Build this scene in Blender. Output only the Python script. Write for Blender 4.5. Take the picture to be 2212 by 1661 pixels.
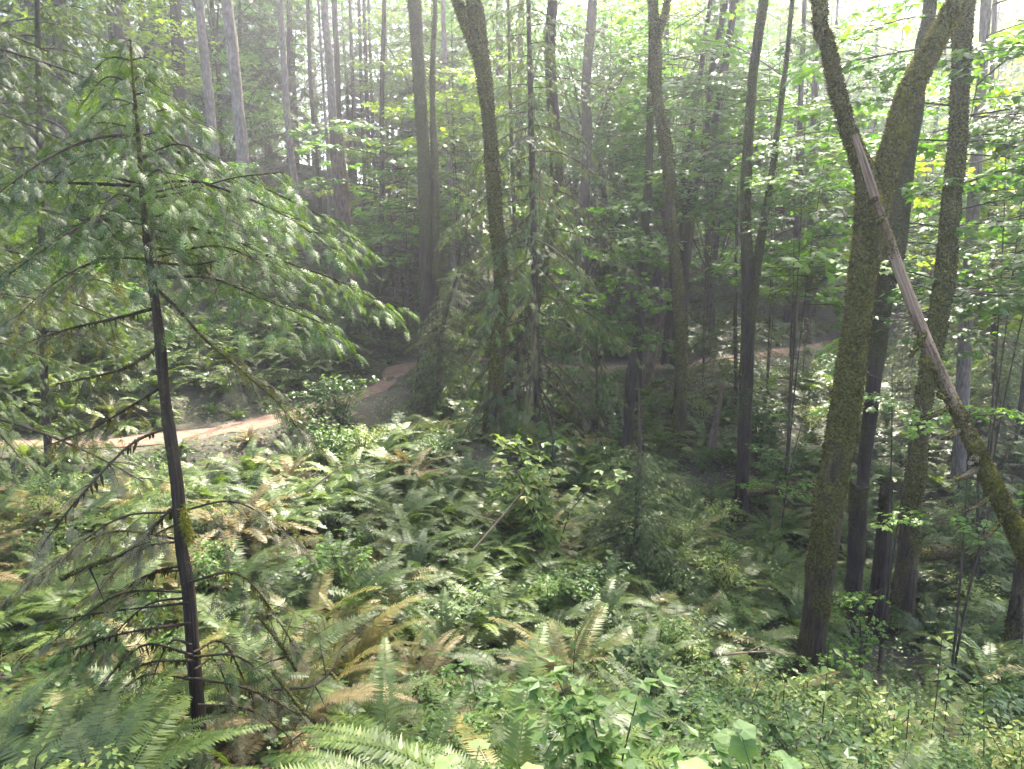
import bpy, math
import numpy as np
from math import radians, sin, cos, pi

# ------------------------------------------------------------------ camera, sky, sun, exposure
S = bpy.context.scene
for o in list(bpy.data.objects): bpy.data.objects.remove(o)
COL = S.collection
PITCH = radians(11.0); FPX = 1641.8; W2, H2 = 2212.0, 1661.0      # photograph measured at 2212 px wide
CAM = np.array([0.0, 0.0, 7.0])
cam = bpy.data.cameras.new('camera'); camo = bpy.data.objects.new('camera', cam); COL.objects.link(camo)
camo.location = CAM; camo.rotation_euler = (pi/2 - PITCH, 0, 0)
cam.sensor_fit = 'HORIZONTAL'; cam.sensor_width = 36.0; cam.lens = 36.0*FPX/W2
cam.clip_start = 0.05; cam.clip_end = 2000; S.camera = camo

SUN_EL, SUN_AZ = radians(52), radians(18)         # azimuth measured from +Y towards +X
wd = bpy.data.worlds.new('World'); S.world = wd; wd.use_nodes = True
nt = wd.node_tree; bg = nt.nodes['Background']
sky = nt.nodes.new('ShaderNodeTexSky'); sky.sky_type = 'NISHITA'; sky.sun_disc = False
sky.sun_elevation = SUN_EL; sky.sun_rotation = SUN_AZ
sky.air_density = 0.6; sky.dust_density = 4.0; sky.ozone_density = 1.0
nt.links.new(sky.outputs[0], bg.inputs[0]); bg.inputs[1].default_value = 0.15
sl = bpy.data.lights.new('sun', 'SUN'); sl.energy = 2.7; sl.angle = radians(0.53); sl.color = (1.0, 0.93, 0.82)
slo = bpy.data.objects.new('sun', sl); COL.objects.link(slo)
slo.rotation_euler = (pi/2 - SUN_EL, 0, pi - SUN_AZ); slo.location = (8, 30, 40)
SUNV = np.array([sin(SUN_AZ)*cos(SUN_EL), cos(SUN_AZ)*cos(SUN_EL), sin(SUN_EL)])
S.view_settings.view_transform = 'Standard'; S.view_settings.look = 'None'
S.view_settings.exposure = 3.48; S.view_settings.gamma = 1.0
S.render.engine = 'CYCLES'
cy = S.cycles
cy.max_bounces = 4; cy.diffuse_bounces = 4; cy.glossy_bounces = 2; cy.transmission_bounces = 3
cy.transparent_max_bounces = 4; cy.volume_bounces = 0
cy.caustics_reflective = False; cy.caustics_refractive = False
cy.sample_clamp_indirect = 4.0; cy.use_denoising = True; cy.denoising_prefilter = 'ACCURATE'; cy.denoising_input_passes = 'RGB_ALBEDO_NORMAL'
cy.use_adaptive_sampling = True; cy.adaptive_threshold = 0.015

R = np.random.default_rng(11)

# ------------------------------------------------------------------ unprojection helpers
CP, SP = cos(PITCH), sin(PITCH)
def ray(x, y):
    u = (x - W2/2)/FPX; v = (H2/2 - y)/FPX
    return np.array([u, CP + v*SP, -SP + v*CP])
def P(x, y, d): return CAM + ray(x, y)*d                   # depth along the optical axis
def PY(x, y, Y): r = ray(x, y); return CAM + r*(Y/r[1])    # point at forward distance Y

# ------------------------------------------------------------------ mesh builder
class MB:
    def __init__(s): s.v = []; s.f = []; s.n = 0; s.tc = []; s.ms = []
    def add(s, v, f, m=0, tc=None, ms=None):
        v = np.asarray(v, float).reshape(-1, 3); f = np.asarray(f, int)
        if len(v) == 0 or len(f) == 0: return
        s.v.append(v); s.f.append((f + s.n, m)); s.n += len(v)
        s.tc.append(v if tc is None else tc); s.ms.append(np.zeros(len(v)) if ms is None else ms)
    def mesh(s, name, mats, smooth=False, attrs=False):
        me = bpy.data.meshes.new(name)
        v = np.concatenate(s.v); me.vertices.add(len(v)); me.vertices.foreach_set('co', v.astype(np.float32).ravel())
        li = np.concatenate([f.ravel() for f, _ in s.f]); tot = np.concatenate([np.full(len(f), f.shape[1]) for f, _ in s.f])
        mi = np.concatenate([np.full(len(f), m) for f, m in s.f])
        me.loops.add(len(li)); me.loops.foreach_set('vertex_index', li.astype(np.int32))
        me.polygons.add(len(tot)); st = np.concatenate([[0], np.cumsum(tot)[:-1]])
        me.polygons.foreach_set('loop_start', st.astype(np.int32)); me.polygons.foreach_set('loop_total', tot.astype(np.int32))
        me.polygons.foreach_set('material_index', mi.astype(np.int32))
        if smooth: me.polygons.foreach_set('use_smooth', np.ones(len(tot), bool))
        for m in mats: me.materials.append(m)
        if attrs:
            a = me.attributes.new('tc', 'FLOAT_VECTOR', 'POINT'); a.data.foreach_set('vector', np.concatenate(s.tc).astype(np.float32).ravel())
            a = me.attributes.new('ms', 'FLOAT', 'POINT'); a.data.foreach_set('value', np.concatenate(s.ms).astype(np.float32))
        me.update(calc_edges=True)
        return me
def ob(name, me, parent=None, loc=(0, 0, 0), rot=(0, 0, 0), sc=1.0):
    o = bpy.data.objects.new(name, me); COL.objects.link(o)
    o.location = loc; o.rotation_euler = rot; o.scale = (sc,)*3 if np.isscalar(sc) else sc
    if parent is not None: o.parent = parent
    return o
def thing(name, label, cat, loc=(0, 0, 0), rot=(0, 0, 0), sc=1.0, group=None, me=None):
    o = ob(name, me, None, loc, rot, sc); o['label'] = label; o['category'] = cat
    if group: o['group'] = group
    return o

_K = R.normal(size=(14, 3)); _PH = R.uniform(0, 6.28, 14)
def noise(p, freq=1.0):                                   # smooth pseudo-noise about -1..1
    p = np.asarray(p)*freq
    return np.sin(p@_K.T + _PH + 1.3*np.sin(p@_K[::-1].T*0.7)).sum(-1)/4.2
def rotm(yaw, pitch, roll):                               # arrays -> (n,3,3), Rz Ry Rx ; positive pitch points down
    yaw, pitch, roll = np.broadcast_arrays(*[np.asarray(a, float) for a in (yaw, pitch, roll)])
    cz, sz, cy_, sy, cx, sx = np.cos(yaw), np.sin(yaw), np.cos(pitch), np.sin(pitch), np.cos(roll), np.sin(roll)
    o = np.empty(yaw.shape + (3, 3))
    o[..., 0, 0] = cz*cy_; o[..., 0, 1] = cz*sy*sx - sz*cx; o[..., 0, 2] = cz*sy*cx + sz*sx
    o[..., 1, 0] = sz*cy_; o[..., 1, 1] = sz*sy*sx + cz*cx; o[..., 1, 2] = sz*sy*cx - cz*sx
    o[..., 2, 0] = -sy; o[..., 2, 1] = cy_*sx; o[..., 2, 2] = cy_*cx
    return o
def stamp(mb, tv, tf, rot, sc, pos, m=0):                 # many copies of a template into one mesh
    n = len(pos); sc = np.broadcast_to(np.asarray(sc, float), (n,))
    v = np.einsum('nij,kj->nki', rot, tv)*sc[:, None, None] + np.asarray(pos)[:, None, :]
    f = (np.asarray(tf)[None] + (np.arange(n)*len(tv))[:, None, None]).reshape(-1, np.asarray(tf).shape[1])
    mb.add(v.reshape(-1, 3), f, m)
def catmull(pts, vals, step):
    pts = np.asarray(pts, float); vals = np.asarray(vals, float)
    P0 = np.vstack([2*pts[0]-pts[1], pts, 2*pts[-1]-pts[-2]]); out = []; ov = []
    for i in range(len(pts)-1):
        a, b, c, d = P0[i:i+4]; n = max(2, int(np.linalg.norm(c-b)/step))
        t = np.linspace(0, 1, n, endpoint=False)[:, None]
        out.append(.5*((2*b) + (-a+c)*t + (2*a-5*b+4*c-d)*t**2 + (-a+3*b-3*c+d)*t**3)); ov.append(vals[i] + (vals[i+1]-vals[i])*t[:, 0])
    out.append(pts[-1:]); ov.append(vals[-1:])
    return np.vstack(out), np.concatenate(ov)
def tube(mb, pts, rad, sides=8, m=0, step=None, rough=0.0, rfreq=3.0, moss=0.0, jag=0.0, closed=True, furrow=0.0):
    if step: pts, rad = catmull(pts, rad, step)
    pts = np.asarray(pts, float); rad = np.asarray(rad, float); n = len(pts)
    T = np.gradient(pts, axis=0); T /= np.linalg.norm(T, axis=1)[:, None] + 1e-9
    ref = np.array([1., 0, 0]) if abs(T[0, 0]) < .8 else np.array([0, 1., 0])
    X = np.empty_like(T); x = ref
    for i in range(n):
        x = x - T[i]*(x@T[i]); x /= np.linalg.norm(x) + 1e-9; X[i] = x
    Y = np.cross(T, X); th = np.linspace(0, 2*pi, sides, endpoint=False)
    c, s_ = np.cos(th), np.sin(th)
    s = np.concatenate([[0], np.cumsum(np.linalg.norm(np.diff(pts, axis=0), axis=1))])
    nrm = c[None, :, None]*X[:, None] + s_[None, :, None]*Y[:, None]
    tc = np.stack([np.broadcast_to(c, (n, sides))*rad[:, None], np.broadcast_to(s_, (n, sides))*rad[:, None], np.broadcast_to(s[:, None], (n, sides))], -1) + pts[0]*1.7
    r = np.broadcast_to(rad[:, None], (n, sides)).copy(); ms = np.zeros((n, sides))
    if rough or moss:
        q = pts[:, None] + nrm*rad[:, None, None]
        nz = noise(q*np.array([1, 1, .45]), rfreq); nz2 = noise(q*np.array([1, 1, .6]) + 7, rfreq*3.1)
        if isinstance(moss, tuple): moss = np.interp(s, [0, s[-1]*.3, s[-1]*.6, s[-1]], [moss[0], moss[0], moss[1], moss[1]])[:, None]
        ms = np.clip(noise(q*np.array([1, 1, .5]) + 3.3, 1.1)*.75 + noise(q + 1.7, 5.0)*.45 + moss, -1, 2)
        r = r*(1 + rough*nz + rough*.45*nz2) + np.clip(ms*1.6, 0, 1)*.016*np.clip(rad, 0, .3)[:, None]/.2*(1+.9*nz2)
    if furrow: r = r - furrow*np.abs(np.sin(th*9 + 2.0*noise(np.stack([s*.5, s*0, s*0], -1))[:, None]))*rad[:, None]
    v = pts[:, None] + nrm*r[..., None]
    if jag: v[-1] += T[-1]*(R.uniform(-.2, 1, (sides, 1))*jag)
    i, j = np.meshgrid(np.arange(n-1), np.arange(sides), indexing='ij'); j2 = (j+1) % sides
    f = np.stack([i*sides+j, i*sides+j2, (i+1)*sides+j2, (i+1)*sides+j], -1).reshape(-1, 4)
    mb.add(v.reshape(-1, 3), f, m, tc.reshape(-1, 3), ms.reshape(-1))
    if closed:
        vv = np.vstack([v[-1], pts[-1] - T[-1]*jag*.4]); k = np.arange(sides)
        mb.add(vv, np.stack([k, (k+1) % sides, np.full(sides, sides)], -1), m, np.vstack([tc[-1], tc[-1].mean(0)]), np.zeros(sides+1))
    return v, nrm, ms

# ------------------------------------------------------------------ materials
def nodes(name):
    m = bpy.data.materials.new(name); m.use_nodes = True; t = m.node_tree; t.nodes.clear()
    return m, t, (lambda k, **kw: _nn(t, k, kw)), t.links.new
def _nn(t, k, kw):
    n = t.nodes.new('ShaderNode'+k)
    for a, b in kw.items(): setattr(n, a, b)
    return n
def mixc(N, L, fac, a, b, blend='MIX'):
    n = N('Mix', data_type='RGBA', blend_type=blend)
    for i, s in ((0, fac), (6, a), (7, b)):
        if hasattr(s, 'is_linked'): L(s, n.inputs[i])
        else: n.inputs[i].default_value = s if i == 0 else (*s, 1)
    return n.outputs[2]
def ramp(N, L, src, stops):
    n = N('ValToRGB'); e = n.color_ramp.elements
    while len(e) < len(stops): e.new(.5)
    for k, (p, c) in enumerate(stops): e[k].position = p; e[k].color = (*c, 1) if not np.isscalar(c) else (c, c, c, 1)
    L(src, n.inputs[0]); return n.outputs[0]
def leafmat(name, cols, trans=.38, rough=.42, tint=(1.25, 1.3, .55), var=.55, spec=.22, nsc=1.2, isl=.45):
    m, t, N, L = nodes(name); cols = [(c[0]*1.12, c[1]*1.06, c[2]*.78) if c[1] > c[0] else c for c in cols]
    geo = N('NewGeometry'); oi = N('ObjectInfo'); tx = N('TexCoord')
    nz = N('TexNoise'); nz.inputs['Scale'].default_value = nsc; nz.inputs['Detail'].default_value = 2; L(tx.outputs['Object'], nz.inputs['Vector'])
    a = N('Math', operation='MULTIPLY_ADD'); L(geo.outputs['Random Per Island'], a.inputs[0]); a.inputs[1].default_value = isl
    b = N('Math', operation='MULTIPLY_ADD'); L(oi.outputs['Random'], b.inputs[0]); b.inputs[1].default_value = .35
    c = N('Math', operation='MULTIPLY_ADD'); L(nz.outputs[0], c.inputs[0]); c.inputs[1].default_value = .9; c.inputs[2].default_value = -.35
    L(c.outputs[0], b.inputs[2]); L(b.outputs[0], a.inputs[2])
    k = len(cols); col = ramp(N, L, a.outputs[0], [((i+.3)/k, cc) for i, cc in enumerate(cols)])
    hs = N('HueSaturation'); L(col, hs.inputs['Color'])
    vm = N('Math', operation='MULTIPLY_ADD'); L(oi.outputs['Random'], vm.inputs[0]); vm.inputs[1].default_value = var; vm.inputs[2].default_value = 1 - var/2
    L(vm.outputs[0], hs.inputs['Value'])
    pb = N('BsdfPrincipled'); L(hs.outputs[0], pb.inputs['Base Color']); pb.inputs['Roughness'].default_value = rough
    pb.inputs['Specular IOR Level'].default_value = spec
    tr = N('BsdfTranslucent'); L(mixc(N, L, 1.0, hs.outputs[0], tint, 'MULTIPLY'), tr.inputs[0])
    mx = N('MixShader'); mx.inputs[0].default_value = trans; L(pb.outputs[0], mx.inputs[1]); L(tr.outputs[0], mx.inputs[2])
    out = N('OutputMaterial'); L(mx.outputs[0], out.inputs[0]); return m
def barkmat(name, dark, light, moss_a=(.018, .019, .005), moss_b=(.13, .122, .02), fine=26.0, mossy=1.0, squash=.13, bump=1.0, shift=0.0):
    m, t, N, L = nodes(name)
    at = N('Attribute', attribute_name='tc'); ms = N('Attribute', attribute_name='ms')
    mp = N('Mapping'); mp.inputs['Scale'].default_value = (1, 1, squash); L(at.outputs['Vector'], mp.inputs['Vector'])
    n1 = N('TexNoise'); n1.inputs['Scale'].default_value = fine; n1.inputs['Detail'].default_value = 6; n1.inputs['Roughness'].default_value = .62; L(mp.outputs[0], n1.inputs['Vector'])
    n2 = N('TexNoise'); n2.inputs['Scale'].default_value = 2.2; n2.inputs['Detail'].default_value = 4; L(at.outputs['Vector'], n2.inputs['Vector'])
    n3 = N('TexNoise'); n3.inputs['Scale'].default_value = 34; n3.inputs['Detail'].default_value = 5; L(at.outputs['Vector'], n3.inputs['Vector'])
    mid = tuple((a+b)/2 for a, b in zip(dark, light))
    bc = ramp(N, L, n1.outputs[0], [(.34, dark), (.52, mid), (.68, light)])
    bc = mixc(N, L, .55, bc, ramp(N, L, n2.outputs[0], [(.3, .35), (.7, 1.0)]), 'MULTIPLY')
    mc = ramp(N, L, n3.outputs[0], [(.36, moss_a), (.66, moss_b)])
    add = N('Math', operation='MULTIPLY_ADD'); L(n2.outputs[0], add.inputs[0]); add.inputs[1].default_value = 1.6; L(ms.outputs['Fac'], add.inputs[2])
    ad2 = N('Math', operation='MULTIPLY_ADD'); L(n3.outputs[0], ad2.inputs[0]); ad2.inputs[1].default_value = .9; L(add.outputs[0], ad2.inputs[2])
    mf = N('MapRange'); mf.inputs[1].default_value = 1.5 - shift; mf.inputs[2].default_value = 1.95 - shift; mf.inputs[4].default_value = mossy; L(ad2.outputs[0], mf.inputs[0])
    col = mixc(N, L, mf.outputs[0], bc, mc)
    bp = N('Bump'); bp.inputs['Strength'].default_value = bump; bp.inputs['Distance'].default_value = .05
    hm = mixc(N, L, mf.outputs[0], n1.outputs[0], n3.outputs[0]); L(hm, bp.inputs['Height'])
    pb = N('BsdfPrincipled'); L(col, pb.inputs['Base Color']); pb.inputs['Roughness'].default_value = .9; pb.inputs['Specular IOR Level'].default_value = .2
    L(bp.outputs[0], pb.inputs['Normal']); out = N('OutputMaterial'); L(pb.outputs[0], out.inputs[0]); return m
def groundmat(name, stops, scale, fine, bump=.5):
    m, t, N, L = nodes(name); tx = N('TexCoord')
    n1 = N('TexNoise'); n1.inputs['Scale'].default_value = scale; n1.inputs['Detail'].default_value = 8; n1.inputs['Roughness'].default_value = .65; L(tx.outputs['Object'], n1.inputs['Vector'])
    n2 = N('TexVoronoi'); n2.inputs['Scale'].default_value = fine; L(tx.outputs['Object'], n2.inputs['Vector'])
    c = ramp(N, L, n1.outputs[0], stops); c = mixc(N, L, .5, c, ramp(N, L, n2.outputs['Color'], [(.1, .45), (.9, 1.0)]), 'MULTIPLY')
    bp = N('Bump'); bp.inputs['Strength'].default_value = bump; bp.inputs['Distance'].default_value = .05; L(n1.outputs[0], bp.inputs['Height'])
    pb = N('BsdfPrincipled'); L(c, pb.inputs['Base Color']); pb.inputs['Roughness'].default_value = .95; L(bp.outputs[0], pb.inputs['Normal'])
    out = N('OutputMaterial'); L(pb.outputs[0], out.inputs[0]); return m

M_fern = leafmat('fern_green', [(.03, .060, .017), (.05, .090, .024), (.072, .115, .03), (.10, .13, .036)], trans=.42, rough=.45, spec=.32)
M_fern_y = leafmat('fern_yellowing', [(.06, .09, .022), (.10, .115, .03), (.16, .14, .045), (.2, .15, .06)], trans=.34, rough=.42)
M_fern_b = leafmat('fern_bronze', [(.10, .09, .035), (.16, .13, .05), (.2, .16, .07), (.25, .19, .09)], trans=.34, rough=.5, tint=(1.1, 1.05, .6))
M_bracken = leafmat('bracken_green', [(.055, .085, .025), (.09, .11, .035), (.14, .13, .05), (.19, .15, .07)], trans=.36, rough=.45)
M_cedar = leafmat('cedar_green', [(.03, .066, .018), (.045, .092, .022), (.065, .12, .028), (.095, .15, .034)], trans=.45, rough=.45, spec=.35, nsc=5)
M_cedar_d = leafmat('cedar_dull', [(.05, .06, .024), (.075, .082, .032), (.10, .10, .045), (.14, .12, .06)], trans=.36, rough=.48, spec=.35, nsc=5)
M_hemlock = leafmat('hemlock_needles', [(.03, .055, .022), (.046, .08, .03), (.062, .10, .035), (.085, .125, .04)], trans=.36, rough=.45)
M_fir = leafmat('fir_needles', [(.03, .055, .026), (.045, .075, .034), (.06, .09, .038)], trans=.34, rough=.45)
M_maple = leafmat('maple_leaves', [(.035, .10, .018), (.05, .13, .022), (.075, .16, .028), (.11, .19, .032)], trans=.5, rough=.4, tint=(1.3, 1.5, .4))
M_maple_y = leafmat('maple_leaves_yellow', [(.08, .16, .02), (.12, .2, .025), (.17, .23, .03)], trans=.52, rough=.4, tint=(1.3, 1.4, .35))
M_shrub = leafmat('shrub_leaves', [(.034, .078, .022), (.05, .105, .03), (.07, .13, .036), (.10, .155, .045)], trans=.4, rough=.4)
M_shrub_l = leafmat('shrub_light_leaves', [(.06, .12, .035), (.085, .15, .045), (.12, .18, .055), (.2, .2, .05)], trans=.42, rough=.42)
M_shrub_b = leafmat('shrub_bluish_leaves', [(.04, .078, .038), (.06, .105, .05), (.085, .135, .065), (.11, .155, .075)], trans=.36, rough=.38)
M_broad = leafmat('broad_leaf', [(.075, .14, .055), (.095, .165, .065), (.12, .185, .075)], trans=.34, rough=.5, var=.2, nsc=9)
M_moss = leafmat('moss_blades', [(.016, .016, .004), (.035, .033, .007), (.085, .08, .013), (.19, .175, .022)], trans=.45, rough=.7, tint=(1.4, 1.35, .3), spec=.2, nsc=4, isl=.16)
M_moss_y = leafmat('moss_bright', [(.07, .07, .01), (.12, .115, .014), (.18, .17, .02)], trans=.45, rough=.7, tint=(1.3, 1.3, .3), spec=.2, nsc=6, isl=.3)
M_lichen = leafmat('hanging_moss', [(.03, .035, .014), (.05, .054, .02), (.075, .078, .028), (.11, .11, .04)], trans=.32, rough=.7, tint=(1.3, 1.25, .5), spec=.2)
M_dead = leafmat('dead_leaves', [(.09, .05, .03), (.15, .085, .05), (.22, .13, .08), (.28, .19, .13)], trans=.15, rough=.6, tint=(1, .9, .6))
M_twig = barkmat('twig_bark', (.035, .026, .018), (.10, .075, .052), mossy=.6, fine=14)
M_deadtwig = barkmat('dead_twig_bark', (.12, .085, .05), (.30, .22, .14), mossy=.25, fine=14)
M_maplebark = barkmat('maple_bark', (.014, .010, .006), (.10, .068, .042), mossy=1.0)
M_maplebark_dk = barkmat('maple_bark_dark', (.010, .008, .006), (.06, .043, .028), mossy=.9, moss_a=(.02, .023, .006), moss_b=(.07, .075, .016))
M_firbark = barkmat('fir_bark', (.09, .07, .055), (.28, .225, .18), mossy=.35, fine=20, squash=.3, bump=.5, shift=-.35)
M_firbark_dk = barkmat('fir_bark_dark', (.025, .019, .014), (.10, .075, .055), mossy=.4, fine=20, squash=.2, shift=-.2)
M_cedarbark = barkmat('cedar_bark', (.022, .016, .011), (.085, .058, .038), mossy=.95, fine=40, squash=.06, moss_b=(.09, .095, .02))
M_snag = barkmat('snag_bark', (.07, .045, .03), (.24, .165, .115), mossy=.5, fine=22, squash=.25, shift=-.1)
M_logwood = barkmat('log_wood', (.10, .06, .035), (.42, .29, .18), mossy=1.0, fine=30, squash=.05, moss_a=(.06, .06, .009), moss_b=(.21, .2, .03), shift=.1)
M_ground = groundmat('forest_soil', [(.3, (.016, .013, .009)), (.46, (.03, .03, .014)), (.6, (.05, .04, .022)), (.75, (.03, .045, .014))], 1.6, 22)
M_trail = groundmat('trail_dirt', [(.3, (.085, .048, .028)), (.5, (.15, .086, .052)), (.7, (.21, .128, .08))], 5.0, 55, .6)

# ------------------------------------------------------------------ ground
def _cp():
    L = []
    def g(x, y, d, dz=0): p = P(x, y, d); L.append((p[0], p[1], p[2]+dz))
    for a in [(0, 975, 15), (250, 955, 15.8), (450, 930, 17), (590, 895, 18.5), (820, 840, 22.5), (870, 790, 25), (1060, 795, 25.3), (1240, 795, 25.5), (1320, 795, 26), (1500, 788, 27), (1650, 765, 28.5), (1720, 745, 30)]: g(*a)
    for a in [(100, 740, 19), (0, 620, 22), (200, 390, 28), (100, 260, 33), (450, 650, 23), (600, 690, 24), (700, 760, 23.5), (760, 600, 30), (650, 500, 34), (800, 410, 43), (700, 360, 50), (950, 710, 30), (1000, 580, 42), (1250, 710, 32), (1300, 620, 45), (1550, 700, 33), (1600, 630, 50), (1950, 710, 40), (2150, 770, 32), (2200, 620, 50), (-400, 500, 25), (-300, 150, 36)]: g(*a, -.25)
    for a in [(1465, 955, 20), (1605, 1120, 17), (1545, 990, 19), (1740, 1550, 11), (1945, 1350, 13.5), (2190, 1420, 12), (2075, 985, 19), (1840, 1370, 13), (1700, 1330, 12.5), (1750, 1050, 18), (2000, 1100, 18), (2150, 1190, 16), (1360, 1050, 17), (2400, 1300, 13), (2400, 1000, 19)]: g(*a, -.1)
    for a in [(430, 1570, 6), (1062, 935, 17)]: g(*a)
    for a in [(700, 1100, 12), (1100, 1150, 12.5), (1300, 1300, 10.5), (900, 1450, 7.5), (1400, 1450, 8), (400, 1300, 8.5), (100, 1500, 6.2), (1560, 1440, 10), (1600, 1640, 6), (2100, 1640, 6.5), (1000, 1640, 5), (100, 1640, 4.8), (700, 950, 15.5), (350, 1050, 12), (-300, 1200, 9)]: g(*a, -.5)
    for a in [(150, 1020, 13.4, -.8), (400, 1000, 14.4, -.8), (620, 950, 16.3, -.8), (780, 900, 19.3, -.6)]: g(*a)
    for x, y, z in [(0, 0, -1.65), (-4, 0, -1.65), (4, 0, -1.65), (0, -6, -1.2), (0, 1.6, -2.0), (3, 2, -2.4), (-3, 2, -2.2), (-9, -3, -1), (9, -3, -1.4), (9, 3, -3.6), (-9, 4, -2.6)]: L.append((x, y, z+7))
    for x, y, z in [(-60, 60, 11), (-10, 75, 6), (40, 75, 4), (60, 30, 3), (-60, 15, 8), (60, -30, 5), (-60, -30, 7), (0, -40, 7)]: L.append((x, y, z+1))
    return np.array(L)
_c = _cp()
def _dist(a, b): return np.sqrt(((a[:, None]-b[None])**2).sum(-1) + .15)
_A = np.zeros((len(_c)+3,)*2); _A[:len(_c), :len(_c)] = _dist(_c[:, :2], _c[:, :2]) - np.eye(len(_c))*.25
_A[:len(_c), len(_c)] = 1; _A[:len(_c), len(_c)+1:] = _c[:, :2]; _A[len(_c):, :len(_c)] = _A[:len(_c), len(_c):].T
_w = np.linalg.solve(_A, np.concatenate([_c[:, 2], np.zeros(3)]))
def rbf(q):
    q = np.asarray(q, float); out = np.empty(len(q))
    for i in range(0, len(q), 20000):
        s = q[i:i+20000]; out[i:i+20000] = _dist(s, _c[:, :2])@_w[:-3] + _w[-3] + s@_w[-2:]
    return out
TR = np.array([P(*a)[:2] for a in [(-700, 1010, 14), (-250, 990, 14.5), (0, 978, 15), (250, 957, 15.8), (450, 930, 17), (590, 897, 18.5), (720, 865, 20.5), (820, 836, 22.5), (872, 795, 25), (985, 780, 26.6), (1100, 790, 26.2), (1240, 796, 25.6), (1330, 796, 26), (1500, 788, 27), (1650, 766, 28.5), (1735, 745, 30), (1800, 735, 33), (1880, 728, 38)]])
TRc, _ = catmull(np.c_[TR, TR[:, 0]*0], np.zeros(len(TR)), .25); TRc = TRc[:, :2]
TRz = rbf(TRc); TRz = np.convolve(np.pad(TRz, 12, mode='edge'), np.ones(25)/25, 'valid')
def trail_d(q):
    q = np.asarray(q, float); D = np.empty(len(q)); K = np.empty(len(q), int)
    for i in range(0, len(q), 8000):
        dd = ((q[i:i+8000, None]-TRc[None])**2).sum(-1); k = dd.argmin(1); K[i:i+8000] = k; D[i:i+8000] = np.sqrt(dd[np.arange(len(k)), k])
    return D, K
def ground(q):
    q = np.atleast_2d(np.asarray(q, float)); z = rbf(q); d, k = trail_d(q)
    n = noise(np.c_[q, q[:, 0]*0], .9)*.10 + noise(np.c_[q, q[:, 0]*0]+5, 2.7)*.04
    t = np.clip((d-.75)/1.3, 0, 1); t = t*t*(3-2*t)
    return (TRz[k]-.02)*(1-t) + (z+n)*t
def gz(x, y): return float(ground([[x, y]])[0])
def axis_grid(lo, hi, a, b, step, nfar):
    core = np.arange(a, b+1e-6, step); g = np.geomspace(step, 1, nfar)
    return np.concatenate([(a - (a-lo)*np.geomspace(.004, 1, nfar))[::-1], core, b + (hi-b)*np.geomspace(.004, 1, nfar)])
gx = axis_grid(-220, 220, -16, 18, .22, 34); gy = axis_grid(-160, 260, -2, 36, .22, 34)
GX, GY = np.meshgrid(gx, gy, indexing='ij'); q = np.c_[GX.ravel(), GY.ravel()]
mb = MB(); ny = len(gy); i, j = np.meshgrid(np.arange(len(gx)-1), np.arange(ny-1), indexing='ij')
mb.add(np.c_[q, ground(q)], np.stack([i*ny+j, (i+1)*ny+j, (i+1)*ny+j+1, i*ny+j+1], -1).reshape(-1, 4))
o = ob('ground', mb.mesh('ground', [M_ground], True)); o['kind'] = 'structure'
# trail
mb = MB(); T = np.gradient(TRc, axis=0); T /= np.linalg.norm(T, axis=1)[:, None]; Nn = np.c_[-T[:, 1], T[:, 0]]
cs = np.linspace(-1, 1, 9); wl = .38 + .10*noise(np.c_[TRc, TRc[:, 0]*0], 1.1) + .07*noise(np.c_[TRc, TRc[:, 0]*0], 4.0); rows = []
for c in cs:
    p = TRc + Nn*(c*wl)[:, None]; z = TRz + .012 - .03*(1-c*c) + .02*noise(np.c_[p, p[:, 0]*0], 2.5) - (.05 if abs(c) == 1 else 0)
    rows.append(np.c_[p, z + .03])
v = np.stack(rows, 1); n = len(TRc); i, j = np.meshgrid(np.arange(n-1), np.arange(8), indexing='ij')
mb.add(v.reshape(-1, 3), np.stack([i*9+j, i*9+j+1, (i+1)*9+j+1, (i+1)*9+j], -1).reshape(-1, 4))
o = ob('trail', mb.mesh('trail', [M_trail], True)); o['kind'] = 'structure'

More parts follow.
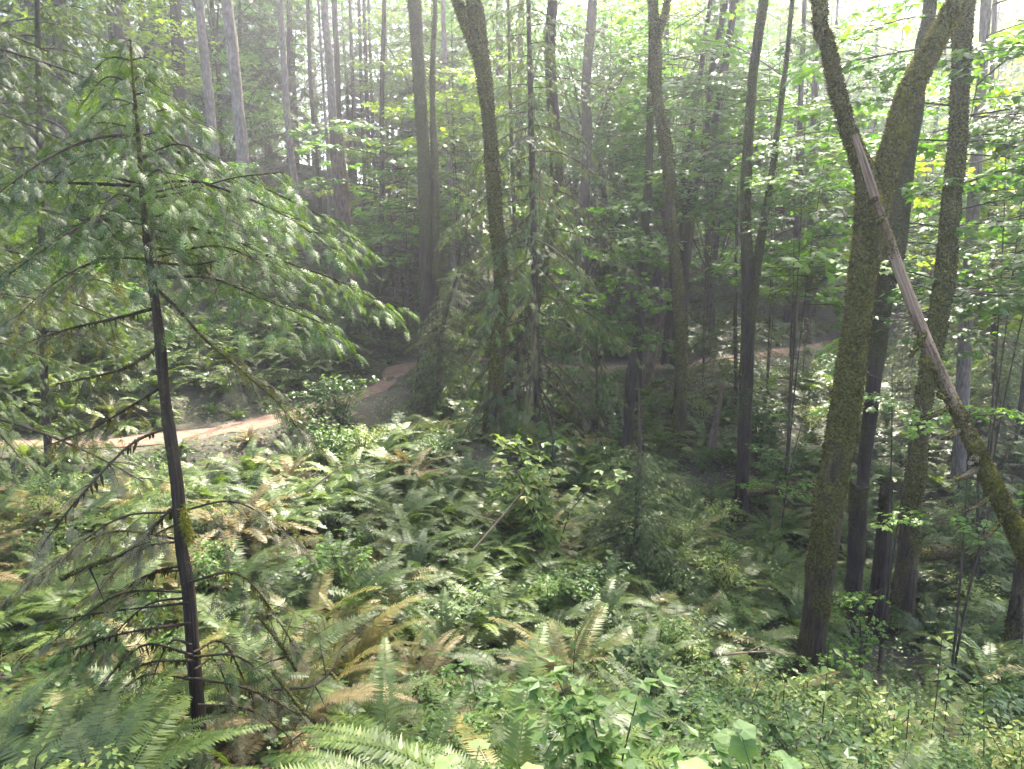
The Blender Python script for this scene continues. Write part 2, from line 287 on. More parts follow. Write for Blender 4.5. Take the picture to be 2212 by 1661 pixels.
# ------------------------------------------------------------------ leaf templates
def diamond(b, d, l, w, up=(0, 0, 1), fold=0.0, at=.45):          # one narrow leaf as a quad
    b, d = np.asarray(b, float), np.asarray(d, float); d = d/np.linalg.norm(d); p = np.cross(up, d); p /= np.linalg.norm(p)+1e-9
    return [b, b+d*l*at+p*w*.5+np.array([0, 0, fold]), b+d*l, b+d*l*at-p*w*.5+np.array([0, 0, fold])]
def quads(vs): v = np.array(vs).reshape(-1, 3); return v, np.arange(len(v)).reshape(-1, 4)
def spray_template(ns, nsub, rng, spread=.42, droop=.16, wide=.5, ang=52):
    vs = []; 
    def ax(t): return np.array([t, .02*sin(5*t), -droop*t*t])
    for a in range(4): t0, t1 = a/4, (a+1)/4; p0, p1 = ax(t0), ax(t1); w = .006; vs += [p0+[0, w, 0], p1+[0, w, 0], p1-[0, w, 0], p0-[0, w, 0]]
    for k in range(ns):
        t = .06 + .92*k/ns
        for s in (-1, 1):
            tt = min(t + (.4/ns if s > 0 else 0), .99); b = ax(tt); l = spread*(1-tt)**.7*(.55+.45*min(1, tt*4))*rng.uniform(.75, 1.15) + .03
            an = radians(ang + rng.uniform(-9, 9)); d = np.array([cos(an), s*sin(an), -.12 + rng.uniform(-.15, .1)])
            if nsub == 0: vs += diamond(b, d, l, l*wide*.42); continue
            d = d/np.linalg.norm(d); p = np.array([-d[1], d[0], 0])
            for m in range(nsub):
                u = (m+.3)/nsub; bb = b + d*l*u + np.array([0, 0, -.25*l*u*u]); ll = l*wide*(1-u*.75)*.5
                for s2 in (-1, 1):
                    vs += diamond(bb, d*.8 + p*s2*.75 + np.array([0, 0, rng.uniform(-.2, .05)]), ll*rng.uniform(.8, 1.2), ll*.66)
            vs += diamond(b + d*l*.7 + np.array([0, 0, -.12*l]), d + np.array([0, 0, -.4]), l*.35, l*.12)
    vs += diamond(ax(.95), (1, 0, -.3), .1, .03)
    return quads(vs)
def maple_leaf(rng, detail=True):
    # palmate blade in XY, petiole at the origin pointing +X
    if detail:
        A = [(-150, .30), (-118, .62), (-100, .42), (-62, .92), (-44, .52), (-30, .58), (0, 1.05), (30, .58), (44, .52), (62, .92), (100, .42), (118, .62), (150, .30)]
    else:
        A = [(-130, .55), (-90, .35), (-58, .95), (-30, .5), (0, 1.05), (30, .5), (58, .95), (90, .35), (130, .55)]
    c = np.array([.38, 0, 0]); pts = [c + .55*np.array([r*cos(radians(a)), r*sin(radians(a)), -.22*r*r + rng.uniform(-.05, .05)]) for a, r in A]
    v = np.array([c + [0, 0, .03], *pts]); k = len(pts)
    return v, np.array([[0, a, a+1] for a in range(1, k)] + [[0, k, 1]])
LEAF = quads([*[np.array(p) for p in ((0, 0, 0), (.35, .30, .04), (1, 0, -.08), (.35, 0, -.02))], *[np.array(p) for p in ((0, 0, 0), (.35, 0, -.02), (1, 0, -.08), (.35, -.30, .04))]])
LEAF1 = quads([np.array(p) for p in ((0, 0, 0), (.4, .34, .03), (1, 0, -.08), (.4, -.34, .03))])
SPRAY_HI = [spray_template(9, 4, R, .44, .28, .7) for _ in range(3)]
SPRAY_C = [spray_template(6, 2, R, .40, .35, 1.0, 46) for _ in range(5)]
SPRAY_MID = [spray_template(9, 2, R, .42, .2, .95) for _ in range(4)]
SPRAY_LO = [spray_template(9, 0, R, .46, .2, .8) for _ in range(4)]

def branch_axis(rng, L, rise, droop, n=9, wig=.04):
    t = np.linspace(0, 1, n); ph = rng.uniform(0, 6, 2)
    return np.c_[t*L, wig*L*np.sin(4*t+ph[0])*t, L*(rise*t - droop*t*t) + wig*.5*L*np.sin(6*t+ph[1])*t]
def sample_axis(ax, t):
    f = np.clip(t, 0, .999)*(len(ax)-1); i = f.astype(int); w = (f-i)[:, None]
    return ax[i]*(1-w) + ax[i+1]*w, ax[np.minimum(i+1, len(ax)-1)] - ax[i]
def needles(mb, rng, ax, L, tmpls, n, m, rel=.42, t0=.12, hang=.25, dens_tip=1.0, minl=.12, roll=.3):
    t = t0 + (1-t0)*rng.uniform(0, 1, n)**dens_tip; t = np.sort(t); p, d = sample_axis(ax, t)
    side = np.where(np.arange(n) % 2 == 0, 1, -1); yaw0 = np.arctan2(d[:, 1], d[:, 0]); slope = -np.arctan2(d[:, 2], np.hypot(d[:, 0], d[:, 1]))
    yaw = yaw0 + side*np.radians(rng.uniform(38, 68, n))*(1-.5*t**3); pitch = slope*.6 + hang + rng.uniform(-.18, .22, n)
    ln = np.maximum(L*rel*(1.05-.75*t)*rng.uniform(.65, 1.15, n), minl); rr = rotm(yaw, pitch, rng.normal(0, roll, n))
    which = rng.integers(0, len(tmpls), n)
    for k, (tv, tf) in enumerate(tmpls):
        s = which == k
        if s.any(): stamp(mb, tv, tf, rr[s], ln[s], p[s], m)
    e = ax[-1]; dd = ax[-1]-ax[-2]; stamp(mb, *tmpls[0], rotm([math.atan2(dd[1], dd[0])], [-math.atan2(dd[2], math.hypot(dd[0], dd[1]))*.7], [0.]), [max(L*rel*.6, minl)], [e-dd*.3], m)
def needles2(mb, rng, ax, L, tmpls, n2, per, m, rel2=.42, rel3=.42, hang=.2, t0=.12, minl=.1, wm=0, tw=.003, yaw2=(35, 70)):
    t = np.linspace(t0, .98, n2) + rng.uniform(-.03, .03, n2); p, d = sample_axis(ax, t)
    for k in range(n2):
        s = 1 if k % 2 else -1; y0 = math.atan2(d[k, 1], d[k, 0]) + s*radians(rng.uniform(*yaw2))*(1-.5*t[k]**3); l2 = L*rel2*(1.08-.72*t[k])*rng.uniform(.6, 1.2) + .06
        dn = hang + rng.uniform(-.25, .35); u = np.linspace(0, 1, 5); a2 = p[k] + np.c_[np.cos(y0)*u*l2*cos(dn), np.sin(y0)*u*l2*cos(dn), -l2*(sin(dn)*u*.6 + .35*u*u + rng.uniform(-.1, .1)*u)]
        tube(mb, a2, np.linspace(tw, tw*.4, 5), 3, wm, closed=False); needles(mb, rng, a2, l2, tmpls, per, m, rel3, .1, hang*.7, minl=minl, roll=.45)
    e = np.array(ax[-3:]); needles(mb, rng, e, L*rel2*.5, tmpls, per, m, rel3*1.2, .0, hang*.7, minl=minl, roll=.45)
def hanging(mb, rng, ax, n, m, lmin, lmax, w=.006, t0=.05):
    t = rng.uniform(t0, 1, n); p, _ = sample_axis(ax, t); l = rng.uniform(lmin, lmax, n)*rng.uniform(.4, 1, n); a = rng.uniform(0, pi, n); ww = w*rng.uniform(.5, 1.4, n)
    dx = np.c_[np.cos(a), np.sin(a), a*0]*ww[:, None]; sw = rng.normal(0, .06, (n, 3)); sw[:, 2] = 0
    mid = p + sw*l[:, None] - np.c_[a*0, a*0, l*.5]; end = p + sw*2*l[:, None] - np.c_[a*0, a*0, l]
    v = np.stack([p-dx*.5, p+dx*.5, mid+dx, mid-dx, end], 1).reshape(-1, 3); b = (np.arange(n)*5)[:, None]
    mb.add(v, b + np.array([0, 1, 2, 3]), m); k = mb.n; mb.f.append((k-len(v) + b + np.array([3, 2, 4]), m))
def moss_tufts(v, nrm, ms, rng, n, size, thresh=.15, m=0, mb=None, drop=.5):
    mb = mb or MB(); nr, ns = ms.shape
    i = rng.integers(0, nr-1, n*3); j = rng.integers(0, ns, n*3); ok = ms[i, j] + rng.normal(0, .25, n*3) > thresh; i, j = i[ok][:n], j[ok][:n]; n = len(i)
    if n == 0: return mb
    a, b = rng.uniform(0, 1, (2, n, 1)); p = v[i, j]*(1-a)*(1-b) + v[i+1, j]*a*(1-b) + v[i, (j+1) % ns]*(1-a)*b + v[i+1, (j+1) % ns]*a*b
    d = nrm[i, j] + rng.normal(0, .45, (n, 3)); d[:, 2] -= drop*rng.uniform(0, 1, n); d /= np.linalg.norm(d, axis=1)[:, None]
    s = np.cross(d, rng.normal(size=(n, 3))); s /= np.linalg.norm(s, axis=1)[:, None]; l = size*rng.uniform(.4, 1.3, n)[:, None]
    p = p - d*.01; vv = np.stack([p-s*l*.3, p+s*l*.3, p+d*l], 1).reshape(-1, 3); mb.add(vv, np.arange(len(vv)).reshape(-1, 3), m); return mb

# ------------------------------------------------------------------ shared branch meshes
def conifer_branch(rng, L, n, tm, mats, rise=.1, droop=.35, hang=.3, moss=0, rel=.42, t0=.12, r0=.014, wood_sides=5, mlen=(.08, .35)):
    mb = MB(); ax = branch_axis(rng, L, rise, droop); tube(mb, ax, np.linspace(r0, .003, len(ax)), wood_sides, 0, moss=.3 if moss else 0)
    if n > 40: needles2(mb, rng, ax, L, tm, n//4, 8, 1, .36, .36, hang, t0, .05, 0, .002)
    elif n: needles(mb, rng, ax, L, tm, n, 1, rel, t0, hang)
    if moss: hanging(mb, rng, ax, moss, 2, *mlen)
    return mb.mesh('branch', mats, attrs=True)
def maple_branch(rng, L, nleaf, lsize, detail, mats):
    mb = MB(); ax = branch_axis(rng, L, .12, .22, wig=.07); tube(mb, ax, np.linspace(.011, .003, len(ax)), 4, 0)
    tm = [maple_leaf(rng, detail) for _ in range(3)]; pos = []; yaw = []
    ntw = max(4, nleaf//9)
    for k in range(ntw):
        t = .25 + .75*(k+.5)/ntw; b, d = sample_axis(ax, np.array([t])); s = 1 if k % 2 else -1; y = math.atan2(d[0, 1], d[0, 0]) + s*rng.uniform(.5, 1.1); l = L*.45*(1.15-t)*rng.uniform(.7, 1.2) + .12
        e = b[0] + np.array([cos(y)*l, sin(y)*l, rng.uniform(-.12, .1)*l]); tube(mb, np.array([b[0], (b[0]+e)/2 + [0, 0, .03*l], e]), [.005, .004, .002], 3, 0)
        for m in range(9):
            u = rng.uniform(.25, 1.05); pos.append(b[0]*(1-u) + e*u + rng.normal(0, .035, 3)*[1, 1, .6]); yaw.append(y + rng.uniform(-1.4, 1.4))
    pos = np.array(pos); n = len(pos); rr = rotm(np.array(yaw), rng.normal(.18, .22, n), rng.normal(0, .25, n)); wh = rng.integers(0, 3, n); sz = lsize*rng.uniform(.6, 1.25, n)
    for k in range(3): stamp(mb, *tm[k], rr[wh == k], sz[wh == k], pos[wh == k], 1)
    return mb.mesh('branch', mats, attrs=True)
HB_near = [conifer_branch(R, 1.0, 26, SPRAY_MID, [M_twig, M_hemlock, M_lichen], .08, .3, .28, 0, .42) for _ in range(6)]
HB_moss = [conifer_branch(R, 1.0, 24, SPRAY_MID, [M_twig, M_hemlock, M_lichen], .05, .38, .45, 45, .36, .22, .009, 5, (.03, .12)) for _ in range(5)]
HB_bare = [conifer_branch(R, 1.0, 18, SPRAY_MID, [M_twig, M_cedar_d, M_lichen], -.05, .38, .7, 70, .14, .35, .010, 5, (.03, .16)) for _ in range(4)]
HB_long = [conifer_branch(R, 1.0, 66, SPRAY_MID, [M_twig, M_hemlock, M_lichen], .08, .32, .3, 14, .19, .1, .008, 5, (.02, .06)) for _ in range(3)]
HB_lmoss = [conifer_branch(R, 1.0, 52, SPRAY_MID, [M_twig, M_hemlock, M_lichen], .05, .4, .5, 60, .17, .2, .008, 5, (.02, .10)) for _ in range(3)]
MBR = [maple_branch(R, 1.3, 81, .145, True, [M_twig, M_maple]) for _ in range(5)]
MBR_y = [maple_branch(R, 1.3, 81, .145, True, [M_twig, M_maple_y]) for _ in range(3)]
MBR_s = [maple_branch(R, .8, 36, .075, True, [M_twig, M_maple]) for _ in range(4)]

# ------------------------------------------------------------------ shared crowns for trees farther off
def conifer_crown(rng, H, r0, nb, mats, bottom_bare=0.0, droop=.32, tm=SPRAY_LO, nsp=21, moss=0):
    mb = MB()
    for k in range(nb):
        u = (k+rng.uniform(0, 1))/nb; z = H*u; L = r0*(1-u)**.8*rng.uniform(.65, 1.15)*(.6+.4*min(1, u*6)) + .25; yaw = k*2.4 + rng.uniform(-.4, .4)
        sub = MB(); ax = branch_axis(rng, L, .12*(u-.3), droop*(1.1-u), 6); tube(sub, ax, np.linspace(.008+.012*(1-u), .003, 6), 3, 0)
        if u > bottom_bare or rng.uniform() < .3: needles(sub, rng, ax, L, tm, nsp, 1, .27, .1, .3, minl=.22)
        if moss: hanging(sub, rng, ax, moss, 2, .06, .3, .012)
        rm = rotm([yaw], [0.], [0.])[0]
        off = mb.n; mb.v += [v@rm.T + [0, 0, z] for v in sub.v]; mb.f += [(f+off, m) for f, m in sub.f]; mb.n += sub.n; mb.tc += sub.tc; mb.ms += sub.ms
    return mb.mesh('crown', mats, attrs=True)
def maple_crown(rng, H, rad, nb, lsize, mats, per=26, limbs=6):
    mb = MB(); tm = [maple_leaf(rng, False) for _ in range(3)]
    for k in range(limbs):
        a = k*2*pi/limbs + rng.uniform(-.4, .4); e = np.array([cos(a)*rad*.8, sin(a)*rad*.8, H*rng.uniform(.4, .95)])
        tube(mb, np.array([[0, 0, 0], e*[.4, .4, .55], e]), [.06, .04, .012], 5, 0)
    pos = []; yaw = []
    for k in range(nb):
        a = rng.uniform(0, 2*pi); r = rad*np.sqrt(rng.uniform(.03, 1)); z = H*rng.uniform(0, 1); r *= math.sqrt(max(.05, 1-((z/H-.45)/.6)**2)); c = np.array([cos(a)*r, sin(a)*r, z]); n = per
        p = c + np.c_[rng.normal(0, .42, (n, 2)), rng.normal(0, .10, n)]; pos.append(p); yaw.append(a + rng.uniform(-1.8, 1.8, n))
    pos = np.vstack(pos); yaw = np.concatenate(yaw); n = len(pos); rr = rotm(yaw, rng.normal(.2, .3, n), rng.normal(0, .3, n)); wh = rng.integers(0, 3, n); sz = lsize*rng.uniform(.6, 1.3, n)
    for k in range(3): stamp(mb, *tm[k], rr[wh == k], sz[wh == k], pos[wh == k], 1)
    return mb.mesh('crown', mats, attrs=True)
CR_hem = [conifer_crown(R, 10, 2.5, 86, [M_twig, M_hemlock, M_lichen]) for _ in range(3)]
CR_fir = [conifer_crown(R, 15, 3.0, 75, [M_twig, M_fir, M_lichen], .12) for _ in range(2)]
CR_map = [maple_crown(R, 6.5, 3.6, 170, .21, [M_twig, M_maple], 34) for _ in range(3)] + [maple_crown(R, 6, 3.4, 150, .21, [M_twig, M_maple_y], 34)]
CR_thin = [maple_crown(R, 6, 3.6, 60, .2, [M_twig, M_maple], 24) for _ in range(2)]
CR_mid = [conifer_crown(R, 7, 2.0, 74, [M_twig, M_hemlock, M_lichen], .05, .4, SPRAY_MID, 10, 6)]*2

LM = [(*P(a, b, d)[:2], 0) for a, b, d in [(1738, 1515, 10.9), (1945, 1335, 13.4), (2186, 1405, 11.6), (1465, 958, 20), (1373, 815, 24), (1350, 1045, 17.3), (1600, 1122, 17.2), (1062, 930, 17), (1088, 885, 20.5), (917, 812, 24), (1478, 560, 26), (2074, 985, 18.5), (530, 420, 28), (660, 520, 31), (752, 600, 28), (1262, 480, 27.5), (1585, 620, 38.5), (1713, 800, 29), (140, 330, 29), (1378, 1060, 13.2), (1162, 930, 18), (946, 870, 21.5), (431, 1560, 6), (2150, 900, 22), (785, 400, 43)]]
LM = [(x, y, t) for (x, y, _), t in zip(LM, ['forked maple', 'straight maple', 'log-end maple', 'knuckled maple', 'trail-edge maple', 'dark dead trunk', 'slender forked maple', 'golden maple', 'black leaning maple', 'twin maple', 'leaning maple clump', 'pale twiggy fir', 'stout pale fir', 'straight grey fir', 'broken snag', 'dark drooping fir', 'hazy broad fir', 'trail-end fir', 'hill-top fir', 'young hemlock', 'mossy conifer', 'curtain hemlock', 'cedar sapling', 'dark spreading hemlock', 'ridge firs'])]
def landmark(x, y, far=False):
    if far: k = min(LM, key=lambda m: abs(m[0]/m[1]-x/y)*40 + (0 if m[1] < y else 99) + abs(m[1]-25)*.15); return 'behind the ' + k[2]
    k = min(LM, key=lambda m: (m[0]-x)**2 + (m[1]-y)**2); d = math.hypot(k[0]-x, k[1]-y)
    w = 'beside' if d < 1.6 else ('just past' if y > k[1] + abs(x-k[0]) else ('downhill of' if k[1] > y + abs(x-k[0]) else 'across from')) ; return f'{w} the {k[2]}' if d < 6 else ''
# where sunlight reaches the fern slope: keep high crowns out of that corridor
def sun_foot(p, zg=2.6): k = (p[2]-zg)/SUNV[2]; return p[0]-SUNV[0]*k, p[1]-SUNV[1]*k
def in_sun_window(p):
    x, y = sun_foot(p); return (-8.5 < x < .3 + .118*y) and (3.5 < y < 22) 

# ------------------------------------------------------------------ trees with measured trunks
BASES = []                                                 # (x, y, radius) kept clear of undergrowth
def trunk_path(pts, Y):
    Pw, rad = [], []
    for x, y, w in pts: p = PY(x, y, Y); Pw.append(p); rad.append(w*.5*(Y/ray(x, y)[1])/FPX)
    return Pw, rad
def extend_down(Pw, rad):
    b, d = Pw[0], Pw[0]-Pw[1]; g = gz(b[0], b[1])
    if b[2] > g - .1:
        k = (b[2]-g+.3)/max(.2, abs(d[2])) ; k = min(k, 6); e = b + np.array([d[0]*k*.6, 0, -(b[2]-g+.3)]); Pw = [e]+Pw; rad = [rad[0]*1.12]+rad
    return Pw, rad
def make_tree(name, label, cat, limbs, Y, mat, sides=14, moss=.0, rough=.05, top=None, tufts=0, tsize=.035, crown=None, group=None, jag=0, stubs=0, stubmat=None, furrow=0, step=.16, flare=True):
    """limbs: list of measured paths (x, y, width px) from the bottom up; the first is the trunk, the others limbs grown from it."""
    root = None
    for li, pts in enumerate(limbs):
        Pw, rad = trunk_path(pts, Y); rad = [q*(.76 if moss > .3 else .93) for q in rad]
        if li == 0:
            Pw, rad = extend_down(Pw, rad); base = np.array([Pw[0][0], Pw[0][1], gz(Pw[0][0], Pw[0][1])])
            root = thing(name, label, cat, base, group=group); BASES.append((base[0], base[1], rad[0]+.1))
            if flare and not jag: rad = list(rad); rad[0] *= 1.35
        if top and pts[-1][1] <= 20:
            d = Pw[-1]-Pw[-2]; d = d/np.linalg.norm(d); up = d + np.array([0, 0, .6]); up /= np.linalg.norm(up); zt = base[2] + top
            k = 0
            while Pw[-1][2] < zt and k < 6: Pw.append(Pw[-1] + up*3.2 + np.array([R.normal(0, .12), R.normal(0, .12), 0])); rad.append(max(.02, rad[-1]*.84)); k += 1
        mb = MB(); v, nrm, ms = tube(mb, np.array(Pw)-base, rad, sides, 0, step, rough, 3.0, moss, jag if li == 0 else 0, furrow=furrow)
        part = ob('trunk' if li == 0 else 'limb', mb.mesh('trunk', [mat], True, True), root)
        if tufts:
            vis = int(tufts*(1 if li == 0 else .5)); t = moss_tufts(v, nrm, ms + .4*(nrm@np.array([-.75, -.2, 0.])), R, vis, tsize, .55)
            if t.n: mo = ob('moss', t.mesh('moss', [M_moss]), part); mo['kind'] = 'stuff'
        if li == 0: trunkw = (np.array(Pw), np.array(rad))
        if crown: 
            for cr, dz, sc in crown:
                e = np.array(Pw[-1]); pos = e + [0, 0, dz]
                if any(in_sun_window(pos + np.array([a, b, c])) for a in (-2.5, 0, 2.5) for b in (-2, 2) for c in (1, 5)):
                    if cr in CR_fir: continue
                    cr = CR_thin[int(R.integers(2))]
                elif cr in CR_map: cr = CR_thin[int(R.integers(2))]
                ob('crown', cr, root, pos-base, (0, 0, R.uniform(0, 6.28)), sc)
    Pt, Rt = trunkw; Pf, Rf = catmull(Pt, Rt, .3)
    for k in range(stubs):
        i = R.integers(len(Pf)//8, max(len(Pf)//8+1, int(len(Pf)*.9))); a = R.uniform(0, 2*pi); l = R.uniform(.2, 1.6)*(.4 if R.uniform() < .4 else 1)
        d = np.array([cos(a), sin(a), R.uniform(-.25, .15)]); s0 = Pf[i]-base; mb = MB(); mid = s0 + d*l*.5 + [0, 0, .03*l]
        tube(mb, np.array([s0, mid, s0+d*l+[0, 0, -.12*l]]), [.018, .013, .005], 5); ob('dead_branch', mb.mesh('dead_branch', [stubmat or M_deadtwig], True, True), root)
    return root, Pf, Rf

mapc = lambda *k: [(CR_map[i % 4], dz, sc) for i, dz, sc in k]
# mossy maples standing in and around the ravine
A_root, A_pf, A_rf = make_tree('bigleaf_maple', 'thick mossy forked maple with the bare dead trunk leaning into its fork', 'tree',
    [[(1738, 1515, 84), (1752, 1400, 76), (1772, 1250, 76), (1790, 1100, 78), (1812, 960, 76), (1832, 850, 74), (1850, 700, 72), (1868, 560, 74), (1880, 450, 88), (1872, 385, 62), (1845, 315, 46), (1815, 220, 43), (1786, 90, 40), (1770, 0, 38)],
     [(1872, 520, 50), (1890, 440, 66), (1920, 340, 64), (1952, 235, 60), (2000, 130, 60), (2055, 25, 54), (2075, -20, 50)]],
    10.0, M_maplebark, 32, .5, .06, 13, 28000, .04, mapc((0, 0, 1.0)), furrow=.05, step=.09)
make_tree('maple_stump', 'broken mossy stump with a pale splinter standing on its top', 'stump', [[(1838, 1350, 40), (1848, 1200, 38), (1856, 1050, 38)]], 11.9, M_maplebark_dk, 20, .3, .06, jag=.16, tufts=5000, step=.1)
make_tree('maple', 'dark mossy maple trunk rising between the forked maple and the leaning log', 'tree', [[(1846, 1190, 26), (1868, 1000, 27), (1890, 800, 34), (1906, 640, 44), (1930, 540, 48), (1950, 400, 40), (1975, 250, 34), (1995, 90, 30), (2010, 0, 28)]], 14.4, M_maplebark_dk, 18, .2, .06, 13, 5000, crown=mapc((2, 0, 1)), step=.14)
make_tree('maple_stump', 'short dark mossy stump against the foot of the straight maple', 'stump', [[(1893, 1375, 50), (1905, 1200, 38), (1915, 1065, 26)]], 12.1, M_maplebark_dk, 18, .25, .07, jag=.2, tufts=4000, step=.1)
make_tree('bigleaf_maple', 'straight single-stemmed mossy maple behind the leaning dead log', 'tree', [[(1945, 1335, 66), (1960, 1200, 58), (1980, 1000, 50), (1998, 853, 46), (2033, 653, 50), (2053, 466, 50), (2070, 266, 46), (2078, 100, 48), (2088, 0, 44)]],
    12.4, M_maplebark, 26, .6, .06, 14, 16000, .04, mapc((1, 0, 1.1)), furrow=.05, step=.1)
make_tree('bigleaf_maple', 'mossy trunk where the lower end of the leaning log comes to rest', 'tree', [[(2188, 1405, 46), (2197, 1290, 36), (2210, 1190, 30), (2226, 1080, 28), (2245, 900, 34), (2275, 650, 30), (2300, 400, 28)]], 10.6, M_maplebark, 20, .5, .08, None, 7000, .045, step=.1)
make_tree('bigleaf_maple', 'tall mossy maple with a knuckle of broken limb halfway up, across the ravine', 'tree',
    [[(1465, 958, 40), (1470, 850, 38), (1470, 720, 36), (1463, 600, 34), (1450, 480, 32), (1447, 400, 32), (1437, 312, 33), (1420, 200, 25), (1417, 100, 28), (1410, 0, 25)], [(1420, 85, 20), (1430, 45, 20), (1442, 0, 18)]],
    19.2, M_maplebark, 20, .72, .07, 14, 12000, .05, mapc((0, 0, 1.0)), furrow=.04, step=.12)
make_tree('maple', 'dark maple on the trail edge beside the pale broken stub', 'tree', [[(1373, 815, 30), (1380, 720, 24), (1386, 600, 22), (1394, 480, 19), (1402, 350, 17), (1405, 200, 14), (1408, 60, 12), (1410, 0, 12)]], 22.8, M_maplebark_dk, 14, .1, .06, 13, 2500, .05, mapc((1, 0, 1)))
make_tree('broken_stub', 'leaning stub with pale torn wood at its top beside the trail', 'stump', [[(1398, 815, 28), (1410, 760, 24), (1424, 700, 18)]], 23.2, M_snag, 14, .1, .08, jag=.5, tufts=700, tsize=.05)
make_tree('dead_tree', 'dark dead trunk behind the young hemlock', 'tree', [[(1350, 1045, 30), (1355, 950, 26), (1362, 830, 24), (1366, 780, 18)]], 16.3, M_maplebark_dk, 14, .1, .07, jag=.3, tufts=1500)
make_tree('rotten_snag', 'slim leaning rotten snag with a jagged tip on the ravine side', 'stump', [[(1532, 992, 24), (1543, 930, 17), (1553, 880, 13), (1557, 848, 9)]], 18.4, M_snag, 12, .25, .1, jag=.35, tufts=900, tsize=.04)
make_tree('maple', 'slender maple forking low into two stems on the ravine side', 'tree',
    [[(1600, 1122, 33), (1605, 1000, 30), (1610, 850, 30), (1616, 700, 31), (1613, 560, 27), (1611, 450, 24), (1616, 300, 22), (1628, 150, 20), (1650, 0, 20)], [(1622, 690, 18), (1632, 600, 20), (1645, 510, 19), (1662, 410, 15), (1680, 280, 12), (1700, 120, 10), (1712, 0, 10)]],
    16.2, M_maplebark_dk, 18, .25, .05, 13, 5000, .035, mapc((0, 0, .9)), step=.12)
P_root, P_pf, P_rf = make_tree('bigleaf_maple', 'sunlit mossy maple with rough golden bark at the edge of the ferns', 'tree',
    [[(1062, 930, 52), (1068, 850, 46), (1075, 760, 42), (1083, 650, 40), (1080, 560, 36), (1071, 470, 35), (1065, 370, 38), (1055, 260, 38), (1047, 170, 42), (1036, 95, 48), (1026, 20, 48), (1020, -20, 44)], [(1042, 165, 26), (1030, 120, 28), (1010, 65, 30), (992, 10, 28), (982, -20, 26)]],
    16.2, M_maplebark, 26, .7, .07, 13, 22000, .045, mapc((2, 2, .9)), furrow=.05, step=.1)
make_tree('maple', 'black leaning maple crossing behind the drooping mossy conifer', 'tree', [[(1088, 885, 30), (1108, 810, 32), (1128, 745, 32), (1148, 680, 30), (1175, 570, 28), (1200, 450, 30), (1203, 370, 30), (1195, 250, 28), (1188, 130, 26), (1192, 20, 26), (1194, -10, 24)]], 19.5, M_maplebark_dk, 16, .1, .06, 14, 3000, .045, mapc((0, 3, .8)))
V_root, V_pf, V_rf = make_tree('bigleaf_maple', 'twin-stemmed dark maple where the trail bends out of sight', 'tree',
    [[(917, 812, 42), (920, 740, 34), (921, 640, 30), (920, 540, 29), (918, 433, 28), (913, 300, 28), (904, 150, 27), (897, 20, 28), (895, -10, 28)], [(930, 800, 22), (938, 700, 20), (940, 600, 20), (941, 450, 18), (938, 330, 15), (934, 200, 13), (938, 60, 11), (940, 0, 10)]],
    23.0, M_maplebark_dk, 18, .2, .06, 14, 5000, .05, mapc((3, 3, .9)), step=.14)
for k, (lab, pts, Y, w) in enumerate([('dark leaning maple stem, lowest of the leaning clump past the trail', [(1478, 560, 26), (1490, 440, 24), (1532, 300, 21), (1552, 233, 20), (1572, 100, 18), (1588, 0, 17)], 25.5, 1),
    ('thin dark maple stem leaning at the edge of the leaning clump', [(1470, 430, 14), (1482, 340, 13), (1505, 216, 12), (1525, 67, 12), (1535, 0, 11)], 26.5, 1),
    ('middle dark maple stem inside the leaning clump past the trail', [(1500, 430, 18), (1522, 316, 17), (1541, 133, 16), (1565, 17, 15)], 27.0, 1)]):
    make_tree('maple', lab, 'tree', [pts], Y, M_maplebark_dk, 12, 0, .06, 13, 0, crown=mapc((k, -1, 1.0)), group='leaning maple clump past the trail')
for k, (lab, pts, Y, dz) in enumerate([('mossy maple standing out past the leaning log end', [(2420, 1300, 44), (2440, 900, 40), (2450, 400, 36), (2440, 0, 30)], 14.0, -1.5), ('mossy maple farther along the ravine past the log end', [(2600, 1100, 40), (2610, 700, 36), (2600, 0, 30)], 17.0, -1)]):
    make_tree('bigleaf_maple', lab, 'tree', [pts], Y, M_maplebark_dk, 14, .3, .05, 12, 0, crown=mapc((k, dz, 1.0)), step=.3)
